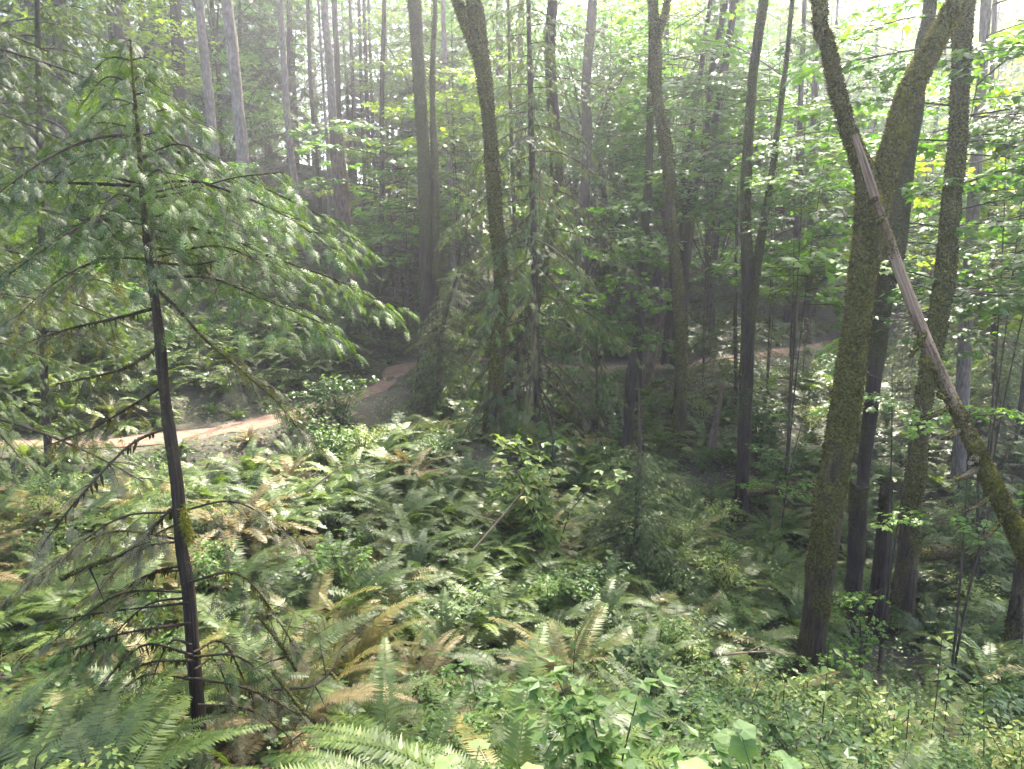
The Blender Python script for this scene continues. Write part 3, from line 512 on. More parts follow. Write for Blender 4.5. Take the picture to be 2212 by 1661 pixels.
# firs with tall bare trunks
firc = lambda dz, sc=1.0: [(CR_fir[int(R.integers(2))], dz, sc)]
firs = [
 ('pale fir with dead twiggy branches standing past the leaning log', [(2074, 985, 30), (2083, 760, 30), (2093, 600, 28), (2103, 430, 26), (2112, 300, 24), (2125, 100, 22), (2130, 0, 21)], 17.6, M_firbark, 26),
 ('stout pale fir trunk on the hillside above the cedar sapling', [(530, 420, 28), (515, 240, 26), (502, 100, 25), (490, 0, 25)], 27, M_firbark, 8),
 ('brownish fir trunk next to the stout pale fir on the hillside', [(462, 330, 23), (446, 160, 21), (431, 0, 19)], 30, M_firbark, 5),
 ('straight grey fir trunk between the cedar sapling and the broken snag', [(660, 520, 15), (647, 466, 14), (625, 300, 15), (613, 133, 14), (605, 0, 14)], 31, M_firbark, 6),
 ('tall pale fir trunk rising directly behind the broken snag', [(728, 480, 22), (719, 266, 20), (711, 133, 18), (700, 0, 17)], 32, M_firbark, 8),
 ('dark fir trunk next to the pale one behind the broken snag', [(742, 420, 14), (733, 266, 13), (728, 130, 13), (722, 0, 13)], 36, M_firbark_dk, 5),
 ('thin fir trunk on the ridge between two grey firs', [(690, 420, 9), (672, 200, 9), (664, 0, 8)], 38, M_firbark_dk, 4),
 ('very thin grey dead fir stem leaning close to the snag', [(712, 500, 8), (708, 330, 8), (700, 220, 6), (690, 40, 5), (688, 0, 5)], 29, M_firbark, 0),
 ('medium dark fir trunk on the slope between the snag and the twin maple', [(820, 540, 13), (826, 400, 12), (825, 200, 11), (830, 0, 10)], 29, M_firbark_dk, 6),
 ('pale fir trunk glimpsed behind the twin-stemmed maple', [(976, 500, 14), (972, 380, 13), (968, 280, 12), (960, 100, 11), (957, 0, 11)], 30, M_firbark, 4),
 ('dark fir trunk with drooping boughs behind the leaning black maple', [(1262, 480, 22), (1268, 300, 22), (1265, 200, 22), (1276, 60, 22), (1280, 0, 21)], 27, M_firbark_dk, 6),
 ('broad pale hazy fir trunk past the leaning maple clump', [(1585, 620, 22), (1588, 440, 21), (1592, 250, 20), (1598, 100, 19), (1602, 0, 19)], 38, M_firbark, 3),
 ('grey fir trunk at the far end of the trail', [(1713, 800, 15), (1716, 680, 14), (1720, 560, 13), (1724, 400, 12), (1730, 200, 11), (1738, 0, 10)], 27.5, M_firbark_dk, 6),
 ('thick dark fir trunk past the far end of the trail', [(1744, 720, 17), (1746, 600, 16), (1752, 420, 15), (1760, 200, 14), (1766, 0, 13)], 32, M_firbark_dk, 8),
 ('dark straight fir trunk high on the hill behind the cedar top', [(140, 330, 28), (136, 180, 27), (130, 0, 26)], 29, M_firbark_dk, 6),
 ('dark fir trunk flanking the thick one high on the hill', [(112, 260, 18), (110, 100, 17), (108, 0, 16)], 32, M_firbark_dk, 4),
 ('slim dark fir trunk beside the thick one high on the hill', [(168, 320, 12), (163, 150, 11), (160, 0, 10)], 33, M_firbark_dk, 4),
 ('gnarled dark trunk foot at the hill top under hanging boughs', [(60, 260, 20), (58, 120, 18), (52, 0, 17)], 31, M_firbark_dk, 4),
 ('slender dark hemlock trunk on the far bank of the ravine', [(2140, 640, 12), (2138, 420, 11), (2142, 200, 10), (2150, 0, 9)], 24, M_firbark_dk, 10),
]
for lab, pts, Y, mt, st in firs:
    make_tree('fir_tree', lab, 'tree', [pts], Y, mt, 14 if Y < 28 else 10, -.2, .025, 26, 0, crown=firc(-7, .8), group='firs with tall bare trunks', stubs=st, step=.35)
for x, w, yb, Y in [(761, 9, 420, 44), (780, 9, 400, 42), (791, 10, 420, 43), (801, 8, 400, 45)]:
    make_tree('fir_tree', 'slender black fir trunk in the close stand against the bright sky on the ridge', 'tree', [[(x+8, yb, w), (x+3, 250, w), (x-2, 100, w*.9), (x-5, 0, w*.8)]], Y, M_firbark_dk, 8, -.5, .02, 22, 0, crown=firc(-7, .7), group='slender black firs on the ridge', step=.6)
X_root, X_pf, X_rf = make_tree('snag', 'broken reddish snag with yellow splintered top on the slope', 'snag', [[(752, 600, 38), (745, 520, 35), (738, 430, 34), (729, 340, 33), (726, 306, 32)]], 27.0, M_snag, 20, -.05, .04, jag=.45, stubs=12, stubmat=M_deadtwig, step=.12)

# ------------------------------------------------------------------ leaning dead log
def log_thing(name, label, pts, moss, tufts, knots, stub_list=(), cat='log', mat=None):
    Pw = np.array([PY(x, y, d) for x, y, w, d in pts]); rad = np.array([w*.5*d/FPX/ray(x, y)[1] for x, y, w, d in pts]); base = Pw[-1].copy(); base[2] = min(base[2], gz(base[0], base[1]) + .2)
    root = thing(name, label, cat, base); mb = MB(); v, nrm, ms = tube(mb, Pw-base, rad, 22, 0, .08, .05, 3.5, moss, .06)
    k = np.linspace(0, 1, ms.shape[0])[:, None]
    tr = ob('trunk', mb.mesh('trunk', [mat or M_logwood], True, True), root)
    t = moss_tufts(v, nrm, ms, R, tufts, .04, .1); mo = ob('moss', t.mesh('moss', [M_moss]), tr); mo['kind'] = 'stuff'
    for sx, sy, sd, ex, ey, w in stub_list:
        a = PY(sx, sy, sd)-base; b = PY(ex, ey, sd-.12)-base; mb = MB(); r0 = w*.5*sd/FPX; vv, nn, mm = tube(mb, np.array([a, a*.5+b*.5+[0, 0, -.03], b]), [r0, r0*.9, r0*.45], 8, 0, .04, .1, 6, .6)
        br = ob('stub_branch', mb.mesh('stub_branch', [mat or M_logwood], True, True), root); t = moss_tufts(vv, nn, mm, R, 500, .03, .0)
        if t.n: mo = ob('moss', t.mesh('moss', [M_moss]), br); mo['kind'] = 'stuff'
    return root
log_thing('leaning_log', 'dead trunk leaning into the forked maple, bare grey above and thick moss below', [(1846, 290, 12, 9.62), (1872, 370, 17, 9.6), (1907, 480, 22, 9.55), (1945, 590, 24, 9.5), (2000, 735, 26, 9.35), (2042, 830, 27, 9.2), (2082, 915, 28, 9.1), (2122, 1000, 30, 9.0), (2160, 1078, 31, 8.9), (2200, 1160, 33, 8.85), (2240, 1243, 34, 8.8), (2290, 1350, 35, 8.75)], (-.75, .75), 16000, 0,
    [(1908, 470, 9.5, 1880, 478, 12), (1893, 428, 9.5, 1872, 434, 9), (2020, 770, 9.3, 1985, 780, 10), (2058, 860, 9.15, 2020, 845, 13), (2062, 872, 9.15, 1990, 905, 9), (2080, 925, 9.1, 2030, 945, 16), (2110, 985, 9.0, 2095, 1000, 22), (2120, 1005, 9.0, 2062, 1035, 14), (2150, 1065, 8.9, 2080, 1105, 9), (1998, 720, 9.3, 1965, 770, 9), (2175, 1110, 8.85, 2120, 1165, 9)], 'dead tree')
# thick moss sleeves on the lower half of that log
log_thing('fallen_log', 'orange-mossed fallen log lying below the slender forked maple', [(1615, 1066, 15, 15.9), (1680, 1056, 18, 15.7), (1770, 1042, 20, 15.4)], .9, 2600, 0, mat=M_snag)
log_thing('fallen_log', 'mossy fallen log on the ravine floor behind the straight maple', [(1950, 1203, 22, 13.0), (2030, 1194, 26, 13.2), (2130, 1186, 22, 13.6)], 1.0, 3000, 0, mat=M_maplebark)

# ------------------------------------------------------------------ conifers with separate branches
def conifer(name, label, pts, Y, mat, nb, z0, z1, lmax, lmin, kinds, group=None, top_len=0, sides=12, moss=.1, seed=1, tmax=1.0, cat='tree', tufts=0):
    rng = np.random.default_rng(seed); Pw, rad = trunk_path(pts, Y); Pw, rad = extend_down(Pw, rad); base = np.array([Pw[0][0], Pw[0][1], gz(Pw[0][0], Pw[0][1])])
    if top_len: d = Pw[-1]-Pw[-2]; d = d/np.linalg.norm(d); Pw.append(Pw[-1] + d*top_len*.5); rad.append(rad[-1]*.55); Pw.append(Pw[-1] + d*top_len*.5); rad.append(.008)
    root = thing(name, label, cat, base, group=group); BASES.append((base[0], base[1], rad[0]+.1))
    mb = MB(); v, nrm, ms = tube(mb, np.array(Pw)-base, rad, sides, 0, .15, .04, 4, moss); tr = ob('trunk', mb.mesh('trunk', [mat], True, True), root)
    if tufts: t = moss_tufts(v, nrm, ms, rng, tufts, .03); mo = ob('moss', t.mesh('moss', [M_moss]), tr); mo['kind'] = 'stuff'
    Pf, _ = catmull(np.array(Pw), np.array(rad), .05); zz = Pf[:, 2]-base[2]; H = zz.max()
    for k in range(nb):
        u = (k+rng.uniform(0, 1))/nb; z = z0 + (z1-z0)*u; i = int(np.abs(zz-z).argmin()); L = (lmax + (lmin-lmax)*u)*rng.uniform(.7, 1.15); a = k*2.399 + rng.uniform(-.5, .5)
        meshes, pit = kinds(u, rng); p = Pf[i]-base
        ob('branch', meshes[int(rng.integers(len(meshes)))], root, p, (rng.normal(0, .12), pit + rng.normal(0, .08), a), L)
    return root
# drooping mossy conifer in front of the black leaning maple
def kT(u, rng):
    if u < .36: return (HB_bare, .4) if rng.uniform() < .5 else (HB_lmoss, .3)
    if u < .75: return (HB_lmoss, .15) if rng.uniform() < .6 else (HB_long, .12)
    return (HB_long, .02)
conifer('mossy_conifer', 'thin-trunked conifer hung with moss and drooping half-bare boughs', [(1162, 930, 17), (1158, 780, 16), (1155, 600, 15), (1150, 400, 13), (1146, 200, 11), (1141, 0, 9)], 17.2, M_firbark_dk, 78, 1.0, 10.2, 3.0, 1.4, kT, top_len=4, seed=3, tufts=900)
def kL(u, rng): return HB_long, .12*(1-u)
def kLm(u, rng): return (HB_lmoss if rng.uniform() < .6 else HB_long), .2*(1-u)
def kN(u, rng): return HB_near, .12*(1-u)
def kNm(u, rng): return (HB_moss if rng.uniform() < .55 else HB_near), .22*(1-u)
conifer('young_hemlock', 'bushy dark hemlock with curtain-like boughs beside the twin maple', [(946, 870, 12), (950, 780, 11), (962, 680, 9), (985, 600, 5)], 20.5, M_firbark_dk, 84, .25, 4.0, 1.6, .5, kLm, top_len=.4, seed=5)
conifer('young_hemlock', 'young hemlock with flat feathery tiers at the ravine edge', [(1378, 1060, 11), (1381, 1000, 9), (1382, 920, 7), (1380, 850, 4)], 12.2, M_twig, 72, .1, 2.5, 1.7, .7, kL, top_len=.3, seed=7)
conifer('young_hemlock', 'small hemlock growing below the broken snag', [(752, 690, 7), (750, 600, 6), (748, 520, 4)], 23.5, M_twig, 34, .5, 3.0, 1.3, .35, kN, top_len=.6, seed=9)
conifer('hemlock', 'hemlock with wide hazy tiers past the slender forked maple', [(1590, 820, 8), (1588, 700, 8), (1590, 560, 7), (1592, 480, 6)], 21.5, M_firbark_dk, 44, .8, 5.2, 2.0, .7, kL, top_len=1.2, seed=11)
conifer('hemlock', 'dark spreading hemlock behind the pale fir across the ravine', [(2150, 900, 14), (2148, 760, 13), (2146, 600, 11), (2150, 420, 9)], 21.0, M_firbark_dk, 60, .6, 7.0, 2.7, 1.0, kL, top_len=2.5, seed=13)
conifer('hemlock', 'low broad hemlock on the ravine floor behind the leaning log', [(2110, 1230, 9), (2112, 1130, 8), (2113, 1040, 5)], 13.6, M_twig, 34, .4, 2.2, 1.6, .5, kL, top_len=.5, seed=15)
conifer('hemlock', 'mossy-boughed hemlock with sunlit yellow tips behind the golden maple', [(1118, 700, 9), (1112, 500, 9), (1105, 300, 8), (1100, 120, 6), (1098, 20, 5)], 20.5, M_firbark_dk, 34, 2.5, 9.0, 1.9, .9, kLm, top_len=2, seed=17)

conifer('hemlock', 'large hemlock at the hill foot with boughs hanging over the cedar top', [(-190, 800, 40), (-195, 400, 36), (-200, 0, 30)], 9.5, M_firbark_dk, 60, 2.0, 10, 2.9, 2.2, kL, top_len=4, seed=19)
conifer('hemlock', 'tall feathery hemlock on the bank directly behind the cedar top', [(95, 800, 16), (90, 500, 15), (84, 200, 12), (80, 0, 10)], 13.5, M_firbark_dk, 64, 2.6, 11.5, 2.3, 1.3, kL, top_len=3, seed=23)
# ------------------------------------------------------------------ cedar sapling close to the camera
def cedar():
    rng = np.random.default_rng(21)
    pts = [(431, 1600, 32), (427, 1520, 30), (417, 1406, 28), (406, 1270, 27), (392, 1180, 25), (384, 1060, 28), (370, 954, 26), (356, 855, 23), (344, 720, 20), (331, 620, 18), (319, 533, 16), (306, 400, 12), (298, 283, 8), (288, 180, 5), (282, 90, 2.5)]
    Y = 5.25; Pw, rad = trunk_path(pts, Y); Pw, rad = extend_down(Pw, rad); base = np.array([Pw[0][0], Pw[0][1], gz(Pw[0][0], Pw[0][1])]); BASES.append((base[0], base[1], .12))
    root = thing('cedar_sapling', 'slim bent young cedar with drooping feathery boughs above the ferns', 'tree', base)
    mb = MB(); v, nrm, ms = tube(mb, np.array(Pw)-base, rad, 18, 0, .05, .05, 6, .15); tr = ob('trunk', mb.mesh('trunk', [M_cedarbark], True, True), root)
    t = moss_tufts(v, nrm, ms, rng, 3500, .016, .25); mo = ob('moss', t.mesh('moss', [M_moss]), tr); mo['kind'] = 'stuff'
    # a bright clump of moss at the bend
    q = P(400, 1125, 5.49)-base; n = 420; d = rng.normal(size=(n, 3)); d /= np.linalg.norm(d, axis=1)[:, None]; p = q + d*[.018, .02, .05] + np.c_[.010*np.sin(np.linspace(0, 9, n)), np.zeros(n), np.linspace(-.16, .10, n)*rng.uniform(.7, 1.1, n)] + rng.normal(0, .008, (n, 3)) + np.c_[-np.linspace(-.16, .10, n)*.10, np.zeros(n), np.zeros(n)] ; s = np.cross(d, rng.normal(size=(n, 3))); s /= np.linalg.norm(s, axis=1)[:, None]
    mb = MB(); vv = np.stack([p-s*.006, p+s*.006, p+(d+[0, 0, -.3])*.03], 1).reshape(-1, 3); mb.add(vv, np.arange(len(vv)).reshape(-1, 3)); mo = ob('moss_clump', mb.mesh('moss_clump', [M_moss_y]), tr); mo['kind'] = 'stuff'
    Pf, Rf = catmull(np.array(Pw), np.array(rad), .04)
    def bough(path, dd, n, mat, rel, hang, r0, t0=.15, moss=0, tm=SPRAY_C):
        pw = np.array([P(x, y, 5.6+e) for (x, y), e in zip(path, dd)])-base; ax, rr = catmull(pw, np.linspace(r0, .004, len(pw)), .05)
        L = np.linalg.norm(np.diff(ax, axis=0), axis=1).sum(); mb = MB(); v, nr, ms = tube(mb, ax, rr, 7, 0, None, .08, 8, .2); br = ob('branch', mb.mesh('branch', [M_cedarbark], True, True), root)
        if n:
            mb = MB(); needles2(mb, rng, ax, L, tm, max(6, int(n*.62)), 7, 0, min(.42, rel*1.35), .40, hang*.75, t0*.8, .11, 1, .003); ob('foliage', mb.mesh('foliage', [mat, M_cedarbark], False, True), br)
        if moss:
            t = moss_tufts(v, nr, np.ones_like(ms), rng, moss, .022, 0, drop=1.0)
            hanging(t, rng, ax, moss//6, 0, .03, .12, .010); mo = ob('moss', t.mesh('moss', [M_moss]), br); mo['kind'] = 'stuff'
    G, D_ = M_cedar, M_cedar_d
    # (path in the photograph, depth offsets, sprays, foliage, ...)
    bough([(303, 402), (180, 396), (40, 394), (-90, 420)], (0, -.2, -.5, -.7), 34, G, .26, .62, .014, .25)
    bough([(310, 456), (240, 462), (170, 478)], (0, -.1, -.2), 9, G, .35, .5, .009)
    bough([(326, 668), (240, 690), (170, 705), (70, 735)], (0, .1, .2, .3), 14, D_, .22, .6, .014, .45, 250)
    bough([(338, 752), (280, 790), (210, 812), (120, 830)], (0, -.2, -.4, -.5), 18, D_, .26, .7, .013, .3, 250)
    bough([(343, 840), (270, 885), (200, 925), (110, 960)], (0, .15, .3, .4), 15, D_, .24, .75, .011, .35, 200)
    bough([(356, 925), (290, 955), (230, 1010), (150, 1100), (90, 1180)], (0, -.3, -.6, -.8, -.9), 10, D_, .16, .7, .012, .5, 150)
    bough([(385, 1085), (330, 1140), (300, 1195)], (0, -.2, -.3), 5, D_, .3, .6, .011, .4, 150)
    bough([(333, 566), (400, 572), (455, 566), (520, 545)], (0, -.2, -.3, -.4), 8, D_, .22, .8, .010, .5, 60)
    bough([(330, 480), (400, 488), (450, 500)], (0, .1, .2), 10, G, .35, .6, .009)
    bough([(322, 535), (380, 540), (440, 556)], (0, .2, .3), 9, D_, .35, .7, .009)
    bough([(342, 628), (385, 668), (440, 730), (520, 800), (600, 870), (660, 950)], (0, -.1, -.2, -.2, -.2, -.2), 26, D_, .15, .6, .012, .35, 100)
    bough([(310, 430), (400, 415), (500, 385), (610, 372)], (0, -.2, -.4, -.5), 28, G, .28, .5, .011, .2)
    bough([(306, 400), (420, 392), (540, 430), (640, 480), (740, 560)], (0, -.3, -.5, -.7, -.7), 36, G, .26, .42, .012, .25)
    bough([(300, 340), (420, 330), (560, 400), (700, 470), (760, 520)], (0, .3, .4, .4, .3), 36, G, .25, .4, .012, .22)
    bough([(315, 500), (450, 500), (600, 560), (740, 610), (850, 670)], (0, .3, .5, .5, .4), 38, G, .24, .42, .013, .25)
    bough([(328, 600), (450, 600), (580, 650), (700, 700)], (0, -.3, -.6, -.8), 26, G, .26, .5, .012, .3)
    bough([(298, 290), (200, 300), (90, 350), (-30, 440), (-90, 520)], (0, -.3, -.6, -.8, -.9), 34, G, .24, .5, .012, .2)
    bough([(312, 470), (200, 480), (90, 540), (0, 610), (-60, 680)], (0, -.4, -.8, -1.0, -1.1), 34, G, .26, .55, .012, .2)
    bough([(320, 560), (220, 560), (120, 610), (30, 690)], (0, .3, .5, .6), 24, D_, .26, .6, .012, .2)
    for k in range(29):                                    # upper crown
        u = (k+rng.uniform(0, 1))/29; y = 560 - 480*u; i = int(np.abs(np.array([p[1] for p in pts]) - y).argmin()); x = np.interp(-y, [-p[1] for p in pts], [p[0] for p in pts])
        a = k*2.4; L = (330*(1-u)**.8 + 60)*rng.uniform(.6, 1.05); ex = x + cos(a)*L; de = sin(a)*L/FPX*5.6; rise = rng.uniform(.05, .22)*L; dr = rng.uniform(.25, .55)*L
        bough([(x, y), (x+cos(a)*L*.5, y - rise*.6), (ex, y - rise + dr)], (0, de*.5, de), int(10 + 14*(1-u)), G, .34, .4, .008, .12)
    # low boughs near the ground, dull and mossy
    for k in range(21):
        y = rng.uniform(1080, 1540); x = np.interp(-y, [-p[1] for p in pts], [p[0] for p in pts]); a = rng.choice([0, pi]) + rng.uniform(-.5, 1.2)*rng.choice([1, 1]); L = rng.uniform(200, 420); de = abs(sin(a))*L/FPX*5.6*.7 - .1
        if cos(a) > 0: L *= .8
        bough([(x, y), (x+cos(a)*L*.5, y + rng.uniform(-20, 30)), (x+cos(a)*L, y + rng.uniform(40, 150))], (0, de*.5, de), int(rng.integers(10, 20)), D_ if rng.uniform() < .75 else G, .26, .55, .010, .25, 220 if rng.uniform() < .5 else 40)
cedar()

# ------------------------------------------------------------------ understorey maples
def vine_maple(label, base, stems, nb, spread, z0, z1, meshes, seed, name='vine_maple', group=None, r=.02, scale=(.7, 1.2)):
    rng = np.random.default_rng(seed); b = np.array([base[0], base[1], gz(*base)]); root = thing(name, label, 'tree', b, group=group)
    for s in range(stems):
        a = rng.uniform(0, 2*pi); h = rng.uniform(.75, 1.0)*z1; lean = rng.uniform(.15, .45)*spread; e = np.array([cos(a)*lean, sin(a)*lean, h])
        pw = np.array([[0, 0, -.15], e*[.15, .15, .35], e*[.5, .5, .7], e]); mb = MB(); tube(mb, pw, [r, r*.8, r*.6, .005], 7, 0, .15, .05, 5, .2); ob('stem', mb.mesh('stem', [M_twig], True, True), root)
        Pf, _ = catmull(pw, np.zeros(4), .1)
        for k in range(nb//stems):
            z = rng.uniform(z0, h); i = int(np.abs(Pf[:, 2]-z).argmin()); sc = rng.uniform(*scale)*spread/1.6
            ob('branch', meshes[int(rng.integers(len(meshes)))], root, Pf[i], (rng.normal(0, .15), rng.normal(-.05, .18), rng.uniform(0, 2*pi)), sc)
    return root
def gp(x, y, d): p = P(x, y, d); return p[0], p[1]
vm = [
 ('vine maple with bright leaves in front of the straight maple', (1925, 1180, 11.6), 2, 5, 1.1, 4.3, 5.6, MBR),
 ('vine maple with large leaves under the leaning log', (2075, 1300, 10.8), 2, 7, 1.2, 2.2, 5.2, MBR),
 ('leafy vine maple filling the gap past the straight maple', (2190, 1000, 20.5), 3, 24, 2.0, 5, 9, MBR),
 ('yellow-green vine maple high behind the straight maple', (2130, 1050, 15.5), 3, 40, 2.6, 5, 11.5, MBR_y+MBR),
 ('tall vine maple arching between the limbs of the forked maple', (1960, 1150, 15), 3, 44, 2.6, 5, 12, MBR),
 ('vine maple beside the far end of the trail', (1700, 1000, 17), 3, 26, 2.0, 4.6, 8.5, MBR),
 ('vine maple with pale leaves over the ravine side', (1690, 1080, 15.5), 2, 8, 1.1, 1.2, 3.2, MBR),
 ('bright green maple sapling glowing behind the mossy conifer', (1290, 800, 21.5), 3, 36, 2.3, 2.2, 6.5, MBR),
 ('maple sapling in layered sprays beyond the twin maple', (880, 760, 27), 3, 44, 2.6, 3.0, 8.5, MBR),
 ('light green maple sapling on the slope behind the snag', (850, 600, 31), 3, 44, 2.8, 2.5, 8, MBR_y+MBR),
 ('yellow lit maple sapling behind the golden maple', (1000, 760, 26.5), 3, 34, 2.2, 5.5, 11, MBR_y),
 ('hazy tall maple sapling past the knuckled maple', (1520, 780, 24), 3, 50, 2.8, 4.5, 12, MBR),
 ('hazy maple sapling over the leaning clump', (1440, 790, 27), 3, 50, 3.0, 5, 13, MBR),
 ('maple sapling hanging above the far trail', (1660, 790, 23), 3, 50, 2.8, 5.5, 12, MBR),
 ('maple sapling over the bank past the pale fir', (1850, 900, 21), 3, 46, 2.8, 4, 11, MBR_y+MBR),
 ('yellow-green maple sapling at the bright edge of the clearing', (2200, 900, 19), 3, 44, 2.6, 4, 10.5, MBR_y),
 ('low vine maple at the foot of the golden maple', (1150, 900, 18.6), 2, 10, 1.0, .5, 1.8, MBR),
 ('thin maple seedling beside the forked maple', (1720, 1400, 11), 1, 5, .8, .6, 1.9, MBR),
 ('maple seedling between the two stumps', (1870, 1330, 11.4), 2, 8, .8, .4, 1.7, MBR),
 ('leafy sapling on the hill above the trail bend', (560, 760, 25), 2, 30, 2.0, 1, 4.5, MBR),
 ('green sapling on the bank behind the cedar sapling', (180, 780, 19.5), 2, 26, 1.8, .8, 3.6, MBR),
 ('bright sapling under the hill-top firs', (140, 520, 24), 2, 26, 1.8, .5, 3.2, MBR_y),
]
for k, (lab, b, st, nb, sp, z0, z1, ms_) in enumerate(vm): vine_maple(lab, gp(*b), st, nb, sp, z0, z1, ms_, 100+k)

# ------------------------------------------------------------------ forest farther off (each tree its own thing, crowns share meshes)
rng = np.random.default_rng(77); TRK = []
for h, r in ((24, .24), (20, .17), (14, .12)):
    mb = MB(); z = np.linspace(-.4, h, 12); tube(mb, np.c_[np.cumsum(rng.normal(0, .04, 12)), np.cumsum(rng.normal(0, .04, 12)), z], np.linspace(r, .02, 12), 9, 0, .8, .03, 2, -.1); TRK.append((mb.mesh('trunk', [M_firbark_dk], True, True), h))
PLACED = [(b[0], b[1]) for b in BASES]
def clear(x, y, r): return all((x-a)**2+(y-b)**2 > r*r for a, b in PLACED)
def far_tree(x, y, kind, label, group, sc=1.0):
    g = gz(x, y); k = {'fir': 0, 'hem': 2, 'map': 1}[kind]; me, h = TRK[k]; root = thing({'fir': 'fir_tree', 'hem': 'hemlock', 'map': 'maple'}[kind], label, 'tree', (x, y, g), (0, 0, rng.uniform(0, 6.28)), sc, group)
    ob('trunk', me, root); p = np.array([x, y, g])
    if kind == 'fir':
        ob('crown', CR_fir[int(rng.integers(2))], root, (0, 0, h-14.5), (0, 0, rng.uniform(0, 6.28)), (1, 1, 1.0))
    elif kind == 'hem': ob('crown', CR_hem[int(rng.integers(3))], root, (0, 0, rng.uniform(.6, 2.5)), (0, 0, rng.uniform(0, 6.28)), rng.uniform(1.1, 1.5))
    else:
        for dz in ((1.2+rng.uniform(-.6, 1), 6.5, 11.3, 16.0) if y > 48 else (1.5+rng.uniform(-.6, 1.5), 7.0)): ob('crown', CR_map[int(rng.integers(4))] if y > 48 or rng.uniform() < .6 else CR_thin[int(rng.integers(2))], root, (0, 0, dz), (0, 0, rng.uniform(0, 6.28)), rng.uniform(.85, 1.1))
    PLACED.append((x, y))
n = 0
for _ in range(9000):
    Y = rng.uniform(28, 84); px = rng.uniform(-260, 2480); x = (px-W2/2)/FPX*Y
    if n > 250: break
    if trail_d([[x, Y]])[0][0] < 2.0 or not clear(x, Y, 2.2 if Y < 45 else 2.7): continue
    ridge = 640 < px < 900
    if ridge and rng.uniform() < (.12 if Y > 36 else .4): continue
    if px < 900: kind = rng.choice(['fir', 'hem', 'map'], p=[.22, .53, .25])
    elif px < 1350: kind = rng.choice(['fir', 'hem', 'map'], p=[.15, .4, .45])
    else: kind = rng.choice(['fir', 'hem', 'map'], p=[.1, .25, .65])
    g = gz(x, Y)
    if kind == 'fir' and in_sun_window(np.array([x, Y, g+15])): kind = 'hem'
    if kind == 'map' and in_sun_window(np.array([x, Y, g+11])) and rng.uniform() < .5: kind = 'hem'
    far = ('far up the hill' if px < 640 else 'behind the ridge past the snag') if px < 900 else ('in the hazy wood past the trail' if px < 1350 else ('behind the leaning maple clump' if px < 1750 else 'in the dark wood across the ravine'))
    sc_ = rng.uniform(.8, 1.2); lab = ('tall ' if sc_ > 1 else 'shorter ') + {'fir': 'dark bare-trunked fir ', 'hem': 'feathery green hemlock ', 'map': 'leafy green maple '}[kind] + far + ', ' + landmark(x, Y, True)
    far_tree(x, Y, kind, lab, lab, sc_); n += 1
mb = MB(); tube(mb, np.c_[np.zeros(6), np.zeros(6), np.linspace(-.2, 6.6, 6)], np.linspace(.07, .01, 6), 7, 0, .5, .04, 3, 0); SAPT = mb.mesh('trunk', [M_twig], True, True); n = 0; SAPP = []
for _ in range(3000):
    if n >= 60: break
    px = rng.uniform(-100, 2350); Y = rng.uniform(17, 40); x = (px-W2/2)/FPX*Y; d = trail_d([[x, Y]])[0][0]
    if Y < np.interp(x, TRc[:, 0], TRc[:, 1]) + 1.2 and px < 1700: continue
    if d < 1.6 or not all((x-a)**2+(Y-b)**2 > 1.7**2 for a, b in SAPP): continue
    SAPP.append((x, Y)); sc = rng.uniform(.22, .62); pl = 'on the hill above the trail' if px < 860 else ('past the far trail' if px < 1750 else 'across the ravine'); sz = 'knee-high' if sc < .3 else ('waist-high' if sc < .42 else 'taller')
    root = thing('hemlock_sapling', f"{'small' if sc < .4 else 'taller'} feathery hemlock sapling {pl}, {landmark(x, Y, True)}", 'tree', (x, Y, gz(x, Y)), (0, 0, rng.uniform(0, 6.28)), sc, f'hemlock saplings {pl}, {landmark(x, Y, True)}'); ob('trunk', SAPT, root); ob('crown', CR_mid[int(rng.integers(2))], root, (0, 0, .2)); n += 1

# ------------------------------------------------------------------ ferns
def frond_mesh(rng, npin=34, mat=M_fern, th0=70, th1=-35, wid=.12, ns=16):
    t = np.linspace(0, 1, ns); th = np.radians(th0 + (th1-th0)*t**.85); dl = 1/(ns-1)
    x = np.concatenate([[0], np.cumsum(np.cos(th[:-1])*dl)]); z = np.concatenate([[0], np.cumsum(np.sin(th[:-1])*dl)]); yb = rng.normal(0, .06)*t*t
    c = np.c_[x, yb, z]; mb = MB(); w = .005*(1.1-t)
    vs = np.concatenate([c + np.c_[t*0, w, t*0], c - np.c_[t*0, w, t*0]]); k = np.arange(ns-1); mb.add(vs, np.stack([k, k+1, k+1+ns, k+ns], -1))
    vq = []
    for i in range(npin):
        u = .10 + .89*(i/npin); p, d = sample_axis(c, np.array([u])); p, d = p[0], d[0]/np.linalg.norm(d[0]); up = np.array([-d[2], 0, d[0]]); up = up/np.linalg.norm(up)
        l = wid*min(1, .35 + u*3.2)*(1-u**3.2)**.8*rng.uniform(.88, 1.1) + .006
        for s in (-1, 1):
            dr = np.array([0, s, 0])*.93 + d*.30 + up*(-.12 + rng.normal(0, .10)); vq += diamond(p, dr, l, (.92+.15*rng.uniform())/npin, up, 0, .28)
    v, f = quads(vq); mb.add(v, f); return mb
